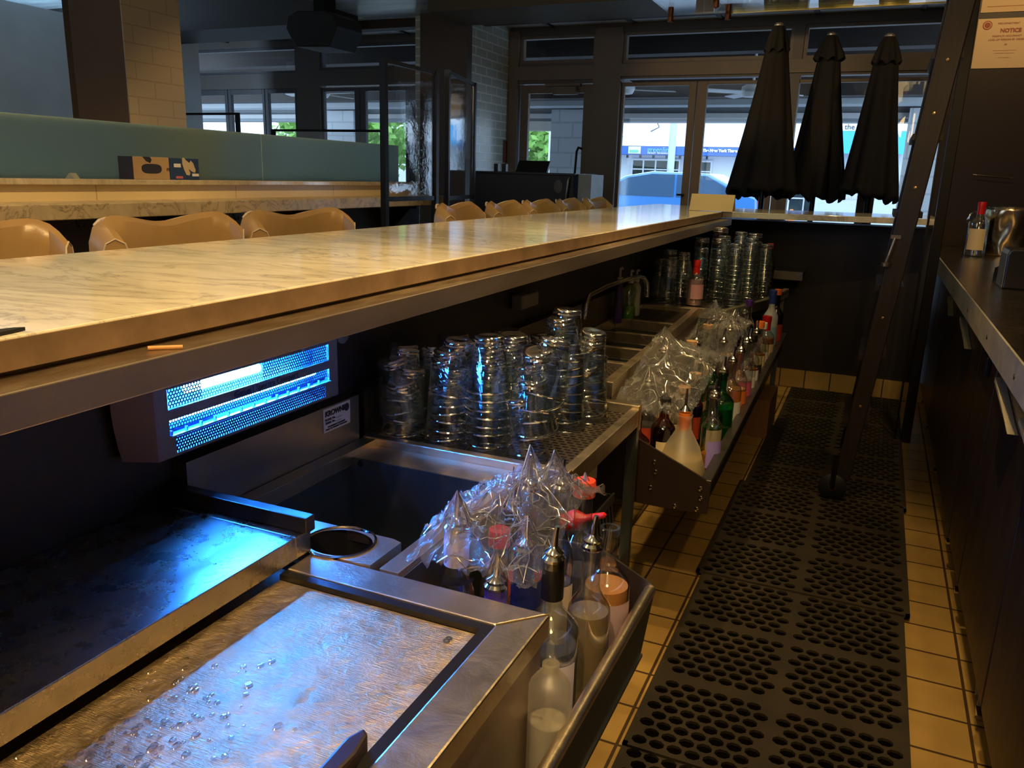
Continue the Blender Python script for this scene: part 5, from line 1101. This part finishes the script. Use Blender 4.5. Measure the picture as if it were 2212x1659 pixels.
text('the coffee shake', .20, face((-.52, 24.94, 2.83)), INK, 'sign_lettering', t, .01)
text('pancakery', .13, face((-.75, 25.28, .95)), WHITEP, 'window_lettering', t, .01)
t = thing('street_pole', 'pale grey street pole standing at the far kerb', 'pole', (-4.55, 19, 0))
MB().tube([(-4.75, 20, 0), (-4.75, 20, 4.5)], .085, 14).build('shaft', mat('pale_pole', (.42, .50, .52), .5), t, smooth=True)
MB().tube([(-4.85, 20, 3.1), (-5.15, 20, 2.9), (-5.2, 20, 2.7), (-5.1, 20, 2.5), (-5.3, 20, 2.4)], .015, 6).build('cable', INK, t)
t = thing('round_pole', 'white round post seen through the single door, between two trees', 'post', (-6.0, 14.5, 0))
MB().tube([(-5.65, 14.5, 0), (-5.65, 14.5, 4)], .10, 16).build('shaft', mat('white_post', (.55, .60, .62), .5), t, smooth=True)
# trees
def tree(x, y, h, r, lab, seed):
    t = thing('street_tree', lab, 'tree', (x, y, 0)); rn = random.Random(seed)
    MB().tube([(x, y, 0), (x + .05, y, h * .3), (x - .05, y, h * .6), (x + .1, y, h * .9)], [.16, .13, .11, .06], 10).build('trunk', mat('bark', (.16, .13, .10), .9), t, smooth=True)
    m = MB()
    for i in range(1500):
        a, b = rn.uniform(0, 2 * pi), rn.uniform(-1, 1); q = rn.random() ** .4; s_ = math.sqrt(1 - b * b)
        p = Vector((x + r * q * s_ * cos(a), y + r * q * s_ * sin(a), h * .72 + r * .85 * q * b)); d = Vector((rn.uniform(-1, 1), rn.uniform(-1, 1), rn.uniform(-1, 1))).normalized() * .13; e = d.orthogonal().normalized() * .07
        m.add([p - d, p + e, p + d, p - e], [(0, 1, 2, 3)])
    m.build('foliage', bpy.data.materials.get('leaf_green') or mat('leaf_green', (.16, .34, .06), .6, var=.4, vs=1), t)
tree(-9.3, 19.5, 3.2, 1.9, 'leafy street tree left of the white round post', 1); tree(-8.0, 21, 3.0, 1.6, 'leafy street tree right of the white round post', 2); tree(-14.0, 20, 3.4, 2.2, 'leafy tree seen beyond the left windows', 3); tree(-12.0, 17, 3.0, 1.7, 'leafy tree seen beside the frosted screen end', 4)
# blue car
t = thing('blue_car', 'blue hatchback driving past on the street', 'car', (-3.8, 17, 0))
body = [(-6.35, .35), (-6.4, .62), (-6.2, .80), (-5.5, .92), (-4.75, 1.34), (-4.2, 1.44), (-3.1, 1.42), (-2.45, 1.10), (-2.15, 1.0), (-2.1, .55), (-2.2, .32)]
CARB = mat('car_blue', (.05, .20, .52), .2, coat=1)
MB().prismy(body, 16.2, 17.9).build('body', CARB, t, bevel=.05)
MB().prismy([(-5.30, .96), (-4.7, 1.30), (-4.2, 1.385), (-3.75, 1.385), (-3.75, .96)], 16.19, 16.2).build('side_window', mat('car_glass', (.05, .10, .18), .05), t)
MB().prismy([(-3.70, .96), (-3.70, 1.385), (-3.12, 1.37), (-2.6, 1.08), (-2.55, .98)], 16.19, 16.2).build('side_window', bpy.data.materials['car_glass'], t)
for x in (-5.55, -2.95): MB().lathe([(0, -.1), (.2, -.1), (.33, -.08), (.33, .08), (.2, .1), (0, .1)], seg=24, M=Matrix.Translation((x, 16.25, .31)) @ Matrix.Rotation(pi / 2, 4, 'X')).build('wheel', BLACK, t, smooth=True)
MB().box(-2.16, -2.08, 16.25, 16.45, .80, .95).build('tail_light', RED, t)
for x, lab in ((-2.05, 'orange traffic cone at the far kerb under the middle parasol'),):
    t = thing('traffic_cone', lab, 'cone', (x, 22, .05)); MB().lathe([(.16, 0), (.04, .6), (0, .6)], x, 22, .05, 16).build('body', ORANGE, t, smooth=True); MB().box(x - .2, x + .2, 21.8, 22.2, .05, .08).build('base', ORANGE, t)
